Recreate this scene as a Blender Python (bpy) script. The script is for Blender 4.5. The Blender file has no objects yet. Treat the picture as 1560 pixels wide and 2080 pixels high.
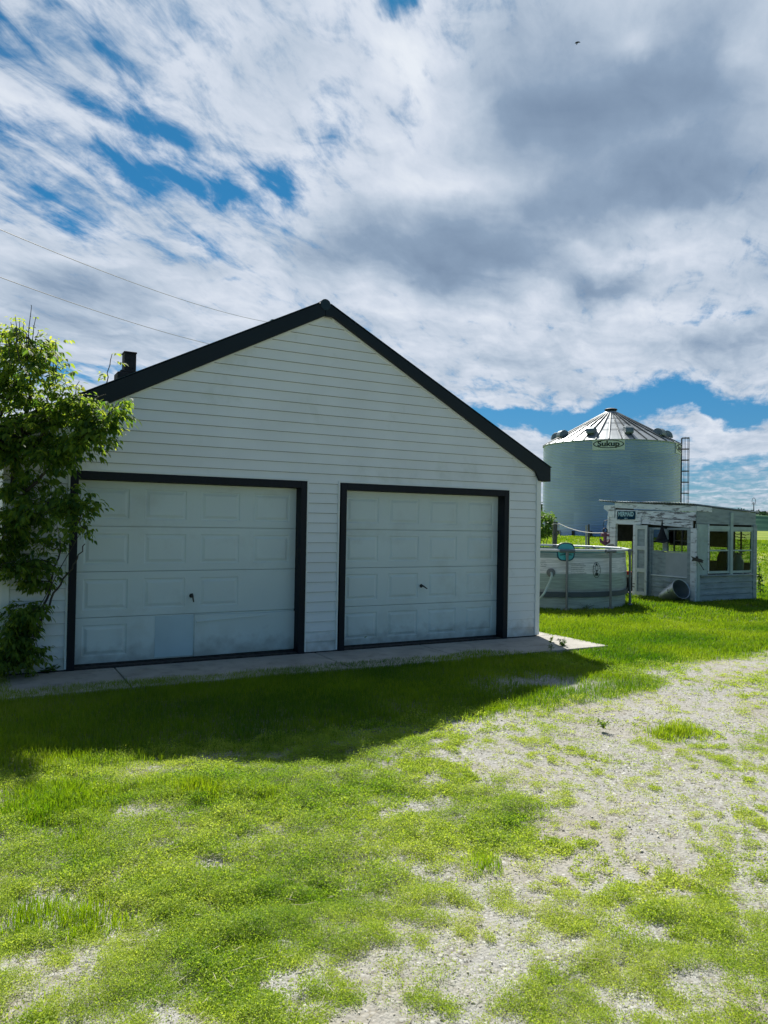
import bpy, math, random
import numpy as np
from mathutils import Vector, Matrix
random.seed(7); np.random.seed(7)
R = math.radians
S = bpy.context.scene
C = S.collection

# ------------------------------------------------------------------ camera
CAM = np.array([0.0, -9.1094, 1.7491]); FPX = 1501.0
CR = np.array([0.87679331, -0.48052903, 0.01803721])
CU = np.array([-0.02270652, -0.00390508, 0.99973455])
CF = np.array([0.48033104, 0.87697013, 0.01433509])
cd = bpy.data.cameras.new('camera'); cam = bpy.data.objects.new('camera', cd); C.objects.link(cam)
cd.sensor_fit = 'VERTICAL'; cd.sensor_height = 24.0; cd.lens = FPX / 2080 * 24.0
cd.clip_start = 0.05; cd.clip_end = 6000
m = Matrix.Identity(4)
for i in range(3):
    m[i][0] = CR[i]; m[i][1] = CU[i]; m[i][2] = -CF[i]; m[i][3] = CAM[i]
cam.matrix_world = m
S.camera = cam

def ray(px, py):
    return CF * FPX + CR * (px - 780) - CU * (py - 1040)
def at(px, py, dep=None, z=None, Y=None, X=None):
    """a point of the place, read off the photograph, on a real plane or at a real distance"""
    d = ray(px, py)
    if dep is not None: t = dep / FPX
    elif z is not None: t = (z - CAM[2]) / d[2]
    elif Y is not None: t = (Y - CAM[1]) / d[1]
    else: t = (X - CAM[0]) / d[0]
    return CAM + d * t
def LD(lat, dep, z=0.0):
    return np.array([lat * .877 + dep * .4804, -9.1094 - lat * .4804 + dep * .877, z])

# ------------------------------------------------------------------ light
SUNV = Vector((0.345, 0.875, 1.01)).normalized()
sd = bpy.data.lights.new('sun', 'SUN'); sun = bpy.data.objects.new('sun', sd); C.objects.link(sun)
sd.energy = 5.0; sd.angle = R(0.6); sd.color = (1.0, 0.96, 0.88)
sun.rotation_euler = SUNV.to_track_quat('Z', 'Y').to_euler()
S.view_settings.view_transform = 'Standard'; S.view_settings.look = 'None'
S.view_settings.gamma = 1; S.view_settings.exposure = 0.6

# ------------------------------------------------------------------ world: blue sky and clouds
W = bpy.data.worlds.new('World'); S.world = W; W.use_nodes = True
nt = W.node_tree; N = nt.nodes; LK = nt.links
for n in list(N): N.remove(n)
def sock(v, s):
    if hasattr(v, 'is_output') or hasattr(v, 'links'): LK.new(v, s)
    else: s.default_value = v
def wm(op, a, b=None, c=None, clamp=False):
    n = N.new('ShaderNodeMath'); n.operation = op; n.use_clamp = clamp
    sock(a, n.inputs[0])
    if b is not None: sock(b, n.inputs[1])
    if c is not None: sock(c, n.inputs[2])
    return n.outputs[0]
def wv(op, a, b=None):
    n = N.new('ShaderNodeVectorMath'); n.operation = op
    sock(a, n.inputs[0])
    if b is not None: sock(b, n.inputs[1])
    return n.outputs['Value'] if op in ('DOT_PRODUCT', 'LENGTH') else n.outputs['Vector']
tc = N.new('ShaderNodeTexCoord'); D = wv('NORMALIZE', tc.outputs['Generated'])
sep = N.new('ShaderNodeSeparateXYZ'); LK.new(D, sep.inputs[0])
dz = wm('MAXIMUM', sep.outputs[2], 0.0)
den = wm('ADD', dz, 0.10)
def plane(rot, sx, sy, off=(0, 0)):
    c, s = math.cos(R(rot)), math.sin(R(rot))
    a = wv('DOT_PRODUCT', D, (c * sx, s * sx, 0)); b = wv('DOT_PRODUCT', D, (-s * sy, c * sy, 0))
    a = wm('ADD', wm('DIVIDE', a, den), off[0]); b = wm('ADD', wm('DIVIDE', b, den), off[1])
    n = N.new('ShaderNodeCombineXYZ'); LK.new(a, n.inputs[0]); LK.new(b, n.inputs[1])
    return n.outputs[0]
def noise(vec, scale, detail=8, rough=.55, dist=0.0):
    n = N.new('ShaderNodeTexNoise'); LK.new(vec, n.inputs['Vector'])
    n.inputs['Scale'].default_value = scale; n.inputs['Detail'].default_value = detail
    n.inputs['Roughness'].default_value = rough; n.inputs['Distortion'].default_value = dist
    return n.outputs['Fac']
def blob(px, py, sx, sy, rot, w):
    c = ray(px, py); c = c / np.linalg.norm(c)
    a, b = CR - c * (CR @ c), CU - c * (CU @ c)
    a /= np.linalg.norm(a); b /= np.linalg.norm(b)
    k = (c @ CF) / FPX; r_ = R(-rot)
    ua = (a * math.cos(r_) + b * math.sin(r_)) / (sx * k); ub = (-a * math.sin(r_) + b * math.cos(r_)) / (sy * k)
    d = wv('SUBTRACT', D, tuple(c))
    n = N.new('ShaderNodeCombineXYZ')
    LK.new(wv('DOT_PRODUCT', d, tuple(ua)), n.inputs[0]); LK.new(wv('DOT_PRODUCT', d, tuple(ub)), n.inputs[1])
    LK.new(wv('DOT_PRODUCT', d, tuple(c * 3)), n.inputs[2])
    q = wv('DOT_PRODUCT', n.outputs[0], n.outputs[0])
    return wm('MULTIPLY', wm('EXPONENT', wm('MULTIPLY', q, -1.0)), w)
def total(base, items):
    s = base
    for it in items: s = wm('ADD', s, blob(*it))
    return s
# warp for ragged blob edges
wn = N.new('ShaderNodeTexNoise'); LK.new(D, wn.inputs['Vector']); wn.inputs['Scale'].default_value = 9; wn.inputs['Detail'].default_value = 6
wofs = wv('MULTIPLY', wv('SUBTRACT', wn.outputs['Color'], (.5, .5, .5)), (.13, .13, .10))
D0 = D
streak = noise(plane(42, 1.1, 3.0), 4.2, 12, .64, .35)
D = wv('ADD', D0, wofs)
cover = total(0.64, [
    (300, 230, 330, 260, 30, -.13), (300, 250, 90, 45, 50, -.14), (350, 300, 120, 40, 48, -.22), (290, 372, 120, 32, 5, -.32), (595, 375, 70, 34, 20, -.38), (420, 350, 260, 90, 15, -.08),
    (480, 415, 150, 28, 10, -.24), (90, 400, 140, 30, 18, -.30), (690, 265, 34, 80, 0, -.32), (640, 340, 60, 50, 0, -.14), (792, 12, 50, 30, 0, -.50),
    (0, 45, 60, 40, 40, -.3), (0, 240, 50, 60, 0, -.22), (210, 110, 90, 20, 50, -.2), (398, 510, 36, 20, 0, -.3), (450, 590, 70, 9, 0, -.3),
    (1430, 834, 330, 34, 2, -.75), (1080, 846, 240, 36, 2, -.65), (1480, 975, 260, 60, 0, -.30), (1150, 860, 80, 30, 0, -.40), (1340, 900, 80, 18, 0, -.3),
    (1400, 650, 60, 12, 0, -.30), (1500, 632, 60, 9, 0, -.25), (1170, 742, 70, 7, 0, -.30), (130, 764, 120, 20, -3, -.45), (310, 765, 60, 15, 0, -.3),
    (1520, 840, 60, 20, 0, -.1), (1440, 940, 90, 12, 0, -.2), (1400, 1000, 100, 8, 0, -.15),
    (1250, 250, 420, 260, 0, .35), (900, 500, 330, 130, 0, .32), (250, 600, 300, 80, 0, .22), (1250, 710, 400, 70, 0, .26),
    (560, 190, 150, 80, 20, .12), (1450, 882, 110, 26, 0, .62), (1020, 826, 75, 14, 0, .75), (1060, 905, 60, 32, 0, .6), (150, 700, 160, 45, 0, .15)])
fine = noise(plane(20, 1.0, 1.4, (3, 1)), 6.5, 10, .6, .4)
lowst = noise(plane(-62, 2.6, .8, (1, 5)), 1.6, 8, .55)
lowk = wm('SUBTRACT', 1.0, wm('MULTIPLY', dz, 5.5), clamp=True)     # near the horizon clouds lie in thin bands
amp = wm('ADD', wm('MULTIPLY', wm('MULTIPLY', dz, 4.0, clamp=True), 1.05), .40)
dens = wm('ADD', cover, wm('MULTIPLY', wm('SUBTRACT', streak, .5), amp))
dens = wm('ADD', dens, wm('MULTIPLY', wm('SUBTRACT', noise(plane(-61.3, .30, 1.0, (2, 2)), 2.6, 6, .5), .5), wm('MULTIPLY', lowk, 1.3)))
dens = wm('ADD', dens, wm('MULTIPLY', wm('SUBTRACT', fine, .5), .75))
# unseen sky overhead and behind, made clear blue to dim and cool the shade
hz = Vector((CF[0], CF[1], 0)).normalized()
fwd = wv('DOT_PRODUCT', D0, tuple(hz))
clr = N.new('ShaderNodeMapRange'); clr.interpolation_type = 'SMOOTHSTEP'; LK.new(fwd, clr.inputs[0]); clr.inputs[1].default_value = .50; clr.inputs[2].default_value = -.24
dens = wm('SUBTRACT', dens, wm('MULTIPLY', clr.outputs[0], .43))
al = N.new('ShaderNodeMapRange'); al.interpolation_type = 'SMOOTHSTEP'; LK.new(dens, al.inputs[0])
al.inputs[1].default_value = .13; al.inputs[2].default_value = .70
alpha = al.outputs[0]
shade = total(0.0, [
    (1290, 220, 210, 76, -4, .52), (1080, 210, 110, 110, 20, .32), (1400, 150, 170, 100, 0, .16), (1250, 400, 230, 66, 0, .55), (1450, 330, 150, 100, 0, .26), (1100, 330, 150, 60, 0, .12),
    (950, 520, 150, 70, 10, .62), (700, 500, 130, 60, 0, .36), (850, 560, 250, 50, 0, .04), (1210, 580, 70, 20, 0, .38), (1290, 560, 60, 20, 0, .3), (1480, 690, 130, 34, 0, .34),
    (1080, 60, 160, 60, 0, .16), (1430, 40, 80, 60, 0, .16), (170, 600, 150, 50, -8, .34), (60, 560, 90, 50, 0, .12), (300, 700, 200, 30, 0, .22), (1450, 760, 200, 18, 0, .16),
    (1500, 560, 80, 25, 0, .2), (90, 680, 120, 40, 0, .16), (1050, 740, 200, 20, 0, .12), (1340, 965, 200, 40, 0, .1),
    (1250, 320, 330, 200, 0, .03), (1480, 150, 120, 120, 0, .12), (840, 130, 60, 110, 10, -.22), (560, 240, 170, 60, 20, -.12), (880, 385, 150, 34, 0, -.24), (1180, 510, 60, 18, 0, -.2), (1330, 520, 120, 14, 0, -.2), (230, 540, 70, 24, 0, -.18), (780, 600, 120, 40, 0, -.14),
    (1300, 90, 80, 34, 0, -.24), (1530, 110, 60, 80, 0, -.26), (1430, 860, 90, 12, 0, -.2)])
thick = total(0.0, [(1270, 240, 330, 200, 0, .7), (950, 500, 200, 110, 0, .4)])
keepn = wm('MAXIMUM', wm('SUBTRACT', 1.0, thick), .38)
soft = noise(plane(10, 1.0, 1.5, (7, 2)), 2.4, 7, .5, .3)
sh = wm('ADD', shade, wm('MULTIPLY', wm('SUBTRACT', soft, .5), .85))
dt = wm('ADD', wm('MULTIPLY', wm('SUBTRACT', fine, .5), -.45), wm('MULTIPLY', wm('SUBTRACT', streak, .5), -.40))
sh = wm('ADD', sh, wm('MULTIPLY', dt, keepn))
cr = N.new('ShaderNodeValToRGB'); LK.new(wm('MULTIPLY', wm('ADD', sh, .31), .84, clamp=True), cr.inputs[0])
e = cr.color_ramp.elements
e[0].position = 0.0; e[0].color = (.80, .85, .92, 1)
e[1].position = 1.0; e[1].color = (.165, .24, .36, 1)
for p_, c_ in ((.17, (.66, .725, .83, 1)), (.38, (.47, .56, .68, 1)), (.64, (.27, .365, .50, 1))):
    k = e.new(p_); k.color = c_
sky = N.new('ShaderNodeTexSky'); sky.sky_type = 'NISHITA'; sky.sun_disc = False
sky.sun_elevation = math.asin(SUNV.z); sky.sun_rotation = math.atan2(SUNV.x, SUNV.y)
sky.dust_density = .3; sky.ozone_density = 3; sky.altitude = 600
tint = N.new('ShaderNodeMix'); tint.data_type = 'RGBA'; tint.blend_type = 'MULTIPLY'; tint.inputs[0].default_value = 1
LK.new(sky.outputs[0], tint.inputs[6]); tm = N.new('ShaderNodeMix'); tm.data_type = 'RGBA'; LK.new(wm('MULTIPLY', dz, 4.0, clamp=True), tm.inputs[0]); tm.inputs[6].default_value = (.34, .52, .72, 1); tm.inputs[7].default_value = (.16, .66, .86, 1); LK.new(tm.outputs[2], tint.inputs[7])
b1 = N.new('ShaderNodeBackground'); LK.new(tint.outputs[2], b1.inputs[0]); b1.inputs[1].default_value = .056
b2 = N.new('ShaderNodeBackground'); LK.new(cr.outputs[0], b2.inputs[0]); b2.inputs[1].default_value = .66
mx = N.new('ShaderNodeMixShader'); LK.new(alpha, mx.inputs[0]); LK.new(b1.outputs[0], mx.inputs[1]); LK.new(b2.outputs[0], mx.inputs[2])
wo = N.new('ShaderNodeOutputWorld'); LK.new(mx.outputs[0], wo.inputs[0])

# ------------------------------------------------------------------ materials
def mat(name, col, rough=.6, metal=0.0, var=.0, vscale=3.0, bump=0.0, bscale=60.0, vcol=None, stretch=(1, 1, 1), spec=.5, dirt=None, dscale=2.0, dlim=(.55, .7)):
    M = bpy.data.materials.new(name); M.use_nodes = True
    t = M.node_tree; b = t.nodes['Principled BSDF']
    b.inputs['Roughness'].default_value = rough; b.inputs['Metallic'].default_value = metal
    b.inputs['Specular IOR Level'].default_value = spec
    b.inputs['Base Color'].default_value = (*col, 1)
    tcn = t.nodes.new('ShaderNodeTexCoord'); mp = t.nodes.new('ShaderNodeMapping'); mp.inputs['Scale'].default_value = stretch
    t.links.new(tcn.outputs['Object'], mp.inputs[0])
    last = None
    if var or vcol:
        n = t.nodes.new('ShaderNodeTexNoise'); n.inputs['Scale'].default_value = vscale; n.inputs['Detail'].default_value = 8
        t.links.new(mp.outputs[0], n.inputs['Vector'])
        x = t.nodes.new('ShaderNodeMix'); x.data_type = 'RGBA'
        mr = t.nodes.new('ShaderNodeMapRange'); mr.inputs[1].default_value = .3; mr.inputs[2].default_value = .7
        t.links.new(n.outputs['Fac'], mr.inputs[0]); t.links.new(mr.outputs[0], x.inputs[0])
        c2 = vcol or tuple(min(1, c * (1 + var)) for c in col)
        c1 = col if vcol else tuple(c * (1 - var) for c in col)
        x.inputs[6].default_value = (*c1, 1); x.inputs[7].default_value = (*c2, 1)
        last = x.outputs[2]
    if dirt:
        n = t.nodes.new('ShaderNodeTexNoise'); n.inputs['Scale'].default_value = dscale; n.inputs['Detail'].default_value = 10; n.inputs['Roughness'].default_value = .65
        t.links.new(mp.outputs[0], n.inputs['Vector'])
        mr = t.nodes.new('ShaderNodeMapRange'); mr.inputs[1].default_value = dlim[0]; mr.inputs[2].default_value = dlim[1]
        t.links.new(n.outputs['Fac'], mr.inputs[0])
        x = t.nodes.new('ShaderNodeMix'); x.data_type = 'RGBA'; t.links.new(mr.outputs[0], x.inputs[0])
        if last: t.links.new(last, x.inputs[6])
        else: x.inputs[6].default_value = (*col, 1)
        x.inputs[7].default_value = (*dirt, 1); last = x.outputs[2]
    if last: t.links.new(last, b.inputs['Base Color'])
    if bump:
        n = t.nodes.new('ShaderNodeTexNoise'); n.inputs['Scale'].default_value = bscale; n.inputs['Detail'].default_value = 6
        t.links.new(mp.outputs[0], n.inputs['Vector'])
        bp = t.nodes.new('ShaderNodeBump'); bp.inputs['Strength'].default_value = bump; bp.inputs['Distance'].default_value = .01
        t.links.new(n.outputs['Fac'], bp.inputs['Height']); t.links.new(bp.outputs[0], b.inputs['Normal'])
    return M
def leafmat(name, ca, cb, ta, tb, trans=.5, rough=.55, cc=None, tcc=None):
    """leaf: two-sided, lets light through; colour varies by the 'tint' attribute"""
    M = bpy.data.materials.new(name); M.use_nodes = True; t = M.node_tree
    for n in list(t.nodes): t.nodes.remove(n)
    a = t.nodes.new('ShaderNodeAttribute'); a.attribute_name = 'tint'
    def ramp(x, y, z=None):
        r = t.nodes.new('ShaderNodeValToRGB'); t.links.new(a.outputs['Fac'], r.inputs[0])
        r.color_ramp.elements[0].color = (*x, 1); r.color_ramp.elements[1].color = (*y, 1)
        if z:
            r.color_ramp.elements[1].position = .82; k = r.color_ramp.elements.new(1.0); k.color = (*z, 1)
        return r.outputs[0]
    d = t.nodes.new('ShaderNodeBsdfPrincipled'); d.inputs['Roughness'].default_value = rough; d.inputs['Specular IOR Level'].default_value = .25
    t.links.new(ramp(ca, cb, cc), d.inputs['Base Color'])
    tr = t.nodes.new('ShaderNodeBsdfTranslucent'); t.links.new(ramp(ta, tb, tcc), tr.inputs[0])
    x = t.nodes.new('ShaderNodeMixShader'); x.inputs[0].default_value = trans
    t.links.new(d.outputs[0], x.inputs[1]); t.links.new(tr.outputs[0], x.inputs[2])
    o = t.nodes.new('ShaderNodeOutputMaterial'); t.links.new(x.outputs[0], o.inputs[0])
    return M
MT = {}
MT['siding'] = mat('white_vinyl_siding', (.78, .80, .80), .5, var=.05, vscale=1.3, bump=.05, bscale=40, dirt=(.52, .55, .50), dscale=1.1, dlim=(.56, .85))
def splash(M, col=(.30, .28, .22)):
    t = M.node_tree; b = t.nodes['Principled BSDF']; src = b.inputs['Base Color'].links[0].from_socket
    g_ = t.nodes.new('ShaderNodeNewGeometry'); sp_ = t.nodes.new('ShaderNodeSeparateXYZ'); t.links.new(g_.outputs['Position'], sp_.inputs[0])
    n = t.nodes.new('ShaderNodeTexNoise'); n.inputs['Scale'].default_value = 7; n.inputs['Detail'].default_value = 8
    t.links.new(g_.outputs['Position'], n.inputs['Vector'])
    a = t.nodes.new('ShaderNodeMath'); a.operation = 'MULTIPLY'; t.links.new(n.outputs['Fac'], a.inputs[0]); a.inputs[1].default_value = .55
    r = t.nodes.new('ShaderNodeMath'); r.operation = 'SUBTRACT'; t.links.new(a.outputs[0], r.inputs[0]); t.links.new(sp_.outputs[2], r.inputs[1])
    q = t.nodes.new('ShaderNodeMapRange'); t.links.new(r.outputs[0], q.inputs[0]); q.inputs[1].default_value = 0; q.inputs[2].default_value = .25; q.inputs[4].default_value = .6
    x = t.nodes.new('ShaderNodeMix'); x.data_type = 'RGBA'; t.links.new(q.outputs[0], x.inputs[0]); t.links.new(src, x.inputs[6]); x.inputs[7].default_value = (*col, 1); t.links.new(x.outputs[2], b.inputs['Base Color'])
splash(MT['siding'])
MT['trimw'] = mat('white_trim', (.76, .79, .77), .45, var=.03)
MT['black'] = mat('black_painted_metal', (.003, .009, .014), .5, var=.2, bump=.04, bscale=8, spec=.35)
MT['blackwood'] = mat('black_painted_wood', (.004, .007, .013), .6, var=.25, bump=.2, bscale=50, stretch=(8, 8, 1), dirt=(.06, .065, .065), dscale=3.5, dlim=(.70, .78), spec=.3)
MT['roof'] = mat('dark_metal_roofing', (.008, .022, .026), .35, var=.2, bump=.1, bscale=5)
MT['door'] = mat('white_steel_door', (.66, .74, .73), .45, var=.05, vscale=.9, bump=.03, bscale=20, dirt=(.55, .60, .57), dscale=1.6, dlim=(.52, .8))
MT['doorblue'] = mat('bluish_faded_steel', (.48, .60, .645), .45, var=.1, vscale=1.5)
MT['rust'] = mat('rust_and_dirt', (.03, .028, .026), .85, var=.6, vscale=20)
MT['concrete'] = mat('weathered_concrete', (.37, .35, .31), .85, var=.16, vscale=2.2, bump=.35, bscale=90, dirt=(.17, .165, .14), dscale=5, dlim=(.5, .8))
splash(MT['door'], (.26, .27, .25))
MT['galv'] = mat('galvanised_steel', (.42, .46, .48), .42, metal=.75, var=.15, vscale=4, dirt=(.30, .33, .35), dscale=7)
MT['chrome'] = mat('chrome', (.5, .5, .5), .2, metal=1)
MT['dkmetal'] = mat('dark_tarnished_metal', (.05, .055, .06), .35, metal=.8)
MT['chimney'] = mat('dark_brick', (.035, .03, .03), .8, var=.35, vscale=14, bump=.6, bscale=20)
MT['shedw'] = mat('peeling_white_paint', (.72, .76, .77), .75, var=.14, vscale=6, bump=.4, bscale=24, stretch=(1, .35, 2.2), dirt=(.20, .20, .20), dscale=7, dlim=(.56, .62))
MT['shedpeel'] = mat('badly_peeling_board', (.70, .73, .76), .8, var=.2, vscale=8, bump=.6, bscale=30, stretch=(1, .5, 3), dirt=(.15, .15, .16), dscale=7, dlim=(.52, .58))
MT['shedd'] = mat('weathered_grey_boards', (.30, .36, .37), .8, var=.22, vscale=4, bump=.4, bscale=30, stretch=(.5, 1, 3), dirt=(.16, .18, .18), dscale=5, dlim=(.55, .7))
MT['shedg'] = mat('pale_green_boards', (.40, .50, .46), .75, var=.14, vscale=5, bump=.3, bscale=30)
MT['darkwood'] = mat('dark_old_wood', (.05, .05, .045), .85, var=.4, vscale=9, bump=.5, bscale=30)
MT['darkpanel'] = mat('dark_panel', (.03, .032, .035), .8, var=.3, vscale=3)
MT['cast'] = mat('black_cast_metal', (.012, .014, .016), .6, var=.3)
MT['felt'] = mat('black_felt', (.010, .012, .016), .9, var=.3)
MT['rope'] = mat('pale_rope', (.55, .55, .50), .8)
MT['post'] = mat('weathered_post', (.09, .095, .085), .9, var=.4, vscale=12, bump=.6, bscale=40, stretch=(4, 4, 1))
MT['stakew'] = mat('pale_stake', (.45, .47, .45), .7, var=.2)
MT['pink'] = mat('faded_maroon_paint', (.20, .075, .11), .6, var=.3, vscale=9)
MT['signblue'] = mat('dark_teal_sign', (.006, .04, .075), .8, var=.25, vscale=12, spec=.1)
MT['lettering'] = mat('pale_teal_lettering', (.45, .68, .72), .6, var=.2, vscale=30)
MT['ink'] = mat('black_print', (.015, .03, .03), .6)
MT['greyink'] = mat('grey_print', (.20, .22, .22), .7)
MT['logopanel'] = mat('pale_logo_panel', (.62, .68, .72), .5)
MT['teal'] = mat('teal_float', (.06, .42, .47), .35, var=.15, vscale=5)
MT['tealrim'] = mat('dark_blue_rim', (.01, .06, .10), .5)
MT['tubegrey'] = mat('grey_pool_tube', (.16, .18, .19), .4, metal=.3)
MT['tubewhite'] = mat('pale_pool_rail', (.62, .64, .64), .35)
MT['strap'] = mat('dark_strap', (.075, .095, .10), .7)
MT['hose'] = mat('pale_green_hose', (.42, .52, .47), .5)
MT['fitting'] = mat('grey_plastic', (.17, .18, .18), .5)
MT['red'] = mat('red_plastic', (.55, .03, .02), .4)
MT['aqua'] = mat('aqua_plastic', (.03, .42, .34), .4)
MT['water'] = mat('pool_water', (.05, .14, .13), .06)
MT['bark'] = mat('brown_bark', (.05, .045, .035), .85, var=.4, vscale=14, bump=.6, bscale=40)
MT['wire'] = mat('grey_wire', (.22, .22, .24), .6)
MT['bird'] = mat('dark_feathers', (.02, .02, .02), .8)
MT['skin'] = mat('terracotta', (.18, .12, .09), .8)
MT['cancream'] = mat('cream_enamel', (.40, .44, .40), .5, var=.15)
MT['tree'] = leafmat('box_elder_leaf', (.02, .06, .02), (.11, .19, .03), (.10, .26, .025), (.52, .66, .05), .50, .62, (.18, .24, .03), (.80, .84, .08))
MT['clover'] = leafmat('low_weed_leaf', (.09, .18, .012), (.36, .44, .075), (.27, .54, .010), (.76, .86, .09), .45, .6, (.48, .50, .22), (.70, .74, .28))
MT['tall'] = leafmat('tall_grass_blade', (.06, .13, .010), (.18, .26, .012), (.13, .36, .006), (.46, .62, .01), .5, .5, (.30, .30, .08), (.5, .5, .1))
MT['lawn'] = leafmat('lawn_blade', (.022, .075, .014), (.12, .20, .018), (.08, .25, .004), (.42, .58, .01), .5, .5, (.20, .25, .05), (.4, .46, .08))
MT['dry'] = leafmat('dry_straw', (.38, .34, .22), (.50, .46, .32), (.3, .28, .15), (.4, .36, .2), .25, .7)
MT['bushl'] = leafmat('shrub_leaf', (.03, .08, .02), (.08, .16, .03), (.08, .22, .02), (.26, .42, .06), .4)
MT['wood'] = leafmat('far_tree_leaf', (.012, .035, .022), (.03, .06, .03), (.02, .05, .02), (.04, .09, .02), .2)

# ------------------------------------------------------------------ building blocks
OFF = {}
def tag(o, label=None, cat=None, group=None, kind=None):
    if label: o['label'] = label
    if cat: o['category'] = cat
    if group: o['group'] = group
    if kind: o['kind'] = kind
    return o
def thing(name, label, cat, loc=(0, 0, 0), group=None):
    o = bpy.data.objects.new(name, None); C.objects.link(o); o.location = loc; o.empty_display_size = .1
    OFF[o.name] = Vector(loc)
    return tag(o, label, cat, group)
class MB:
    def __init__(s): s.v = []; s.f = []; s.attr = []
    def add(s, vs, fs, t=None):
        n = len(s.v); s.v += [tuple(map(float, p)) for p in vs]; s.f += [tuple(i + n for i in f) for f in fs]
        return s
    def box(s, a, b, M=None):
        x0, y0, z0 = a; x1, y1, z1 = b
        vs = [(x0, y0, z0), (x1, y0, z0), (x1, y1, z0), (x0, y1, z0), (x0, y0, z1), (x1, y0, z1), (x1, y1, z1), (x0, y1, z1)]
        if M is not None: vs = [tuple(M @ Vector(p)) for p in vs]
        return s.add(vs, [(0, 3, 2, 1), (4, 5, 6, 7), (0, 1, 5, 4), (1, 2, 6, 5), (2, 3, 7, 6), (3, 0, 4, 7)])
    def tube(s, pts, r, n=8, cap=True):
        pts = [Vector(p) for p in pts]; rs = r if isinstance(r, (list, tuple)) else [r] * len(pts)
        base = len(s.v); up = None
        for i, p in enumerate(pts):
            d = (pts[min(i + 1, len(pts) - 1)] - pts[max(i - 1, 0)]).normalized()
            if up is None: up = d.orthogonal().normalized()
            up = (up - d * up.dot(d))
            up = up.normalized() if up.length > 1e-6 else d.orthogonal().normalized()
            q = d.cross(up)
            for k in range(n):
                a = 2 * math.pi * k / n
                s.v.append(tuple(p + (up * math.cos(a) + q * math.sin(a)) * rs[i]))
        for i in range(len(pts) - 1):
            for k in range(n):
                a = base + i * n + k; b = base + i * n + (k + 1) % n
                s.f.append((a, b, b + n, a + n))
        if cap:
            s.f.append(tuple(base + k for k in reversed(range(n)))); s.f.append(tuple(base + (len(pts) - 1) * n + k for k in range(n)))
        return s
    def lathe(s, prof, c=(0, 0, 0), n=32, M=None, a0=0, a1=360):
        base = len(s.v); full = abs(a1 - a0) >= 360; m_ = n if full else n + 1
        for (r, z) in prof:
            for k in range(m_):
                a = R(a0 + (a1 - a0) * k / n); p = Vector((r * math.cos(a), r * math.sin(a), z))
                if M is not None: p = M @ p
                s.v.append(tuple(p + Vector(c)))
        for i in range(len(prof) - 1):
            for k in range(n):
                a = base + i * m_ + k; b = base + i * m_ + (k + 1) % m_
                s.f.append((a, b, b + m_, a + m_))
        return s
    def prism(s, poly, f0, f1):
        """poly: list of 2-D points; f0/f1 map a 2-D point to 3-D on each face"""
        n = len(poly); base = len(s.v)
        s.v += [tuple(f0(*p)) for p in poly] + [tuple(f1(*p)) for p in poly]
        s.f.append(tuple(base + i for i in range(n))); s.f.append(tuple(base + n + i for i in reversed(range(n))))
        for i in range(n):
            j = (i + 1) % n; s.f.append((base + i, base + n + i, base + n + j, base + j))
        return s
    def build(s, name, material, parent=None, smooth=False, bevel=0.0):
        off = OFF.get(parent.name, Vector((0, 0, 0))) if parent else Vector((0, 0, 0))
        me = bpy.data.meshes.new(name)
        me.from_pydata([(x - off.x, y - off.y, z - off.z) for x, y, z in s.v], [], s.f); me.update()
        me.materials.append(material)
        if smooth: me.polygons.foreach_set('use_smooth', [True] * len(me.polygons))
        o = bpy.data.objects.new(name, me); C.objects.link(o)
        if parent: o.parent = parent
        OFF[o.name] = off
        import bmesh
        b = bmesh.new(); b.from_mesh(me); bmesh.ops.recalc_face_normals(b, faces=b.faces); b.to_mesh(me); b.free()
        if bevel:
            md = o.modifiers.new('bevel', 'BEVEL'); md.width = bevel; md.segments = 2; md.limit_method = 'ANGLE'
        if smooth:
            me.set_sharp_from_angle(angle=R(40))
        return o
def npmesh(name, V, F, material, parent=None, tint=None, smooth=False):
    """V (n,3), F (m,k) equal-size faces; tint per face"""
    off = OFF.get(parent.name, Vector((0, 0, 0))) if parent else Vector((0, 0, 0))
    me = bpy.data.meshes.new(name); V = (np.asarray(V) - np.array(off)).astype(np.float32); F = np.asarray(F, dtype=np.int32)
    me.vertices.add(len(V)); me.vertices.foreach_set('co', V.ravel())
    k = F.shape[1]; me.loops.add(F.size); me.loops.foreach_set('vertex_index', F.ravel())
    me.polygons.add(len(F)); me.polygons.foreach_set('loop_start', np.arange(0, F.size, k, dtype=np.int32))
    try: me.polygons.foreach_set('loop_total', np.full(len(F), k, dtype=np.int32))
    except Exception: pass
    if smooth: me.polygons.foreach_set('use_smooth', np.ones(len(F), dtype=bool))
    me.update(calc_edges=True)
    if tint is not None:
        a = me.attributes.new('tint', 'FLOAT', 'FACE'); a.data.foreach_set('value', np.asarray(tint, dtype=np.float32))
    me.materials.append(material)
    o = bpy.data.objects.new(name, me); C.objects.link(o)
    if parent: o.parent = parent
    OFF[o.name] = off
    return o
def text_mesh(body, size, fn, name, material, parent, ext=.004, bold=0.0, sx=1.0):
    cu = bpy.data.curves.new('lettering', 'FONT'); cu.body = body; cu.size = size; cu.align_x = 'CENTER'; cu.align_y = 'CENTER'; cu.extrude = 0; cu.offset = bold; cu.resolution_u = 4
    to = bpy.data.objects.new('lettering', cu); C.objects.link(to)
    dg = bpy.context.evaluated_depsgraph_get(); me = bpy.data.meshes.new_from_object(to.evaluated_get(dg))
    vs = [v.co.copy() for v in me.vertices]; fs = [tuple(p.vertices) for p in me.polygons]
    bpy.data.objects.remove(to); bpy.data.curves.remove(cu); bpy.data.meshes.remove(me)
    b = MB(); n = len(vs)
    b.add([fn(v.x * sx, v.y, 0) for v in vs], fs)
    return b.build(name, material, parent)

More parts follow.
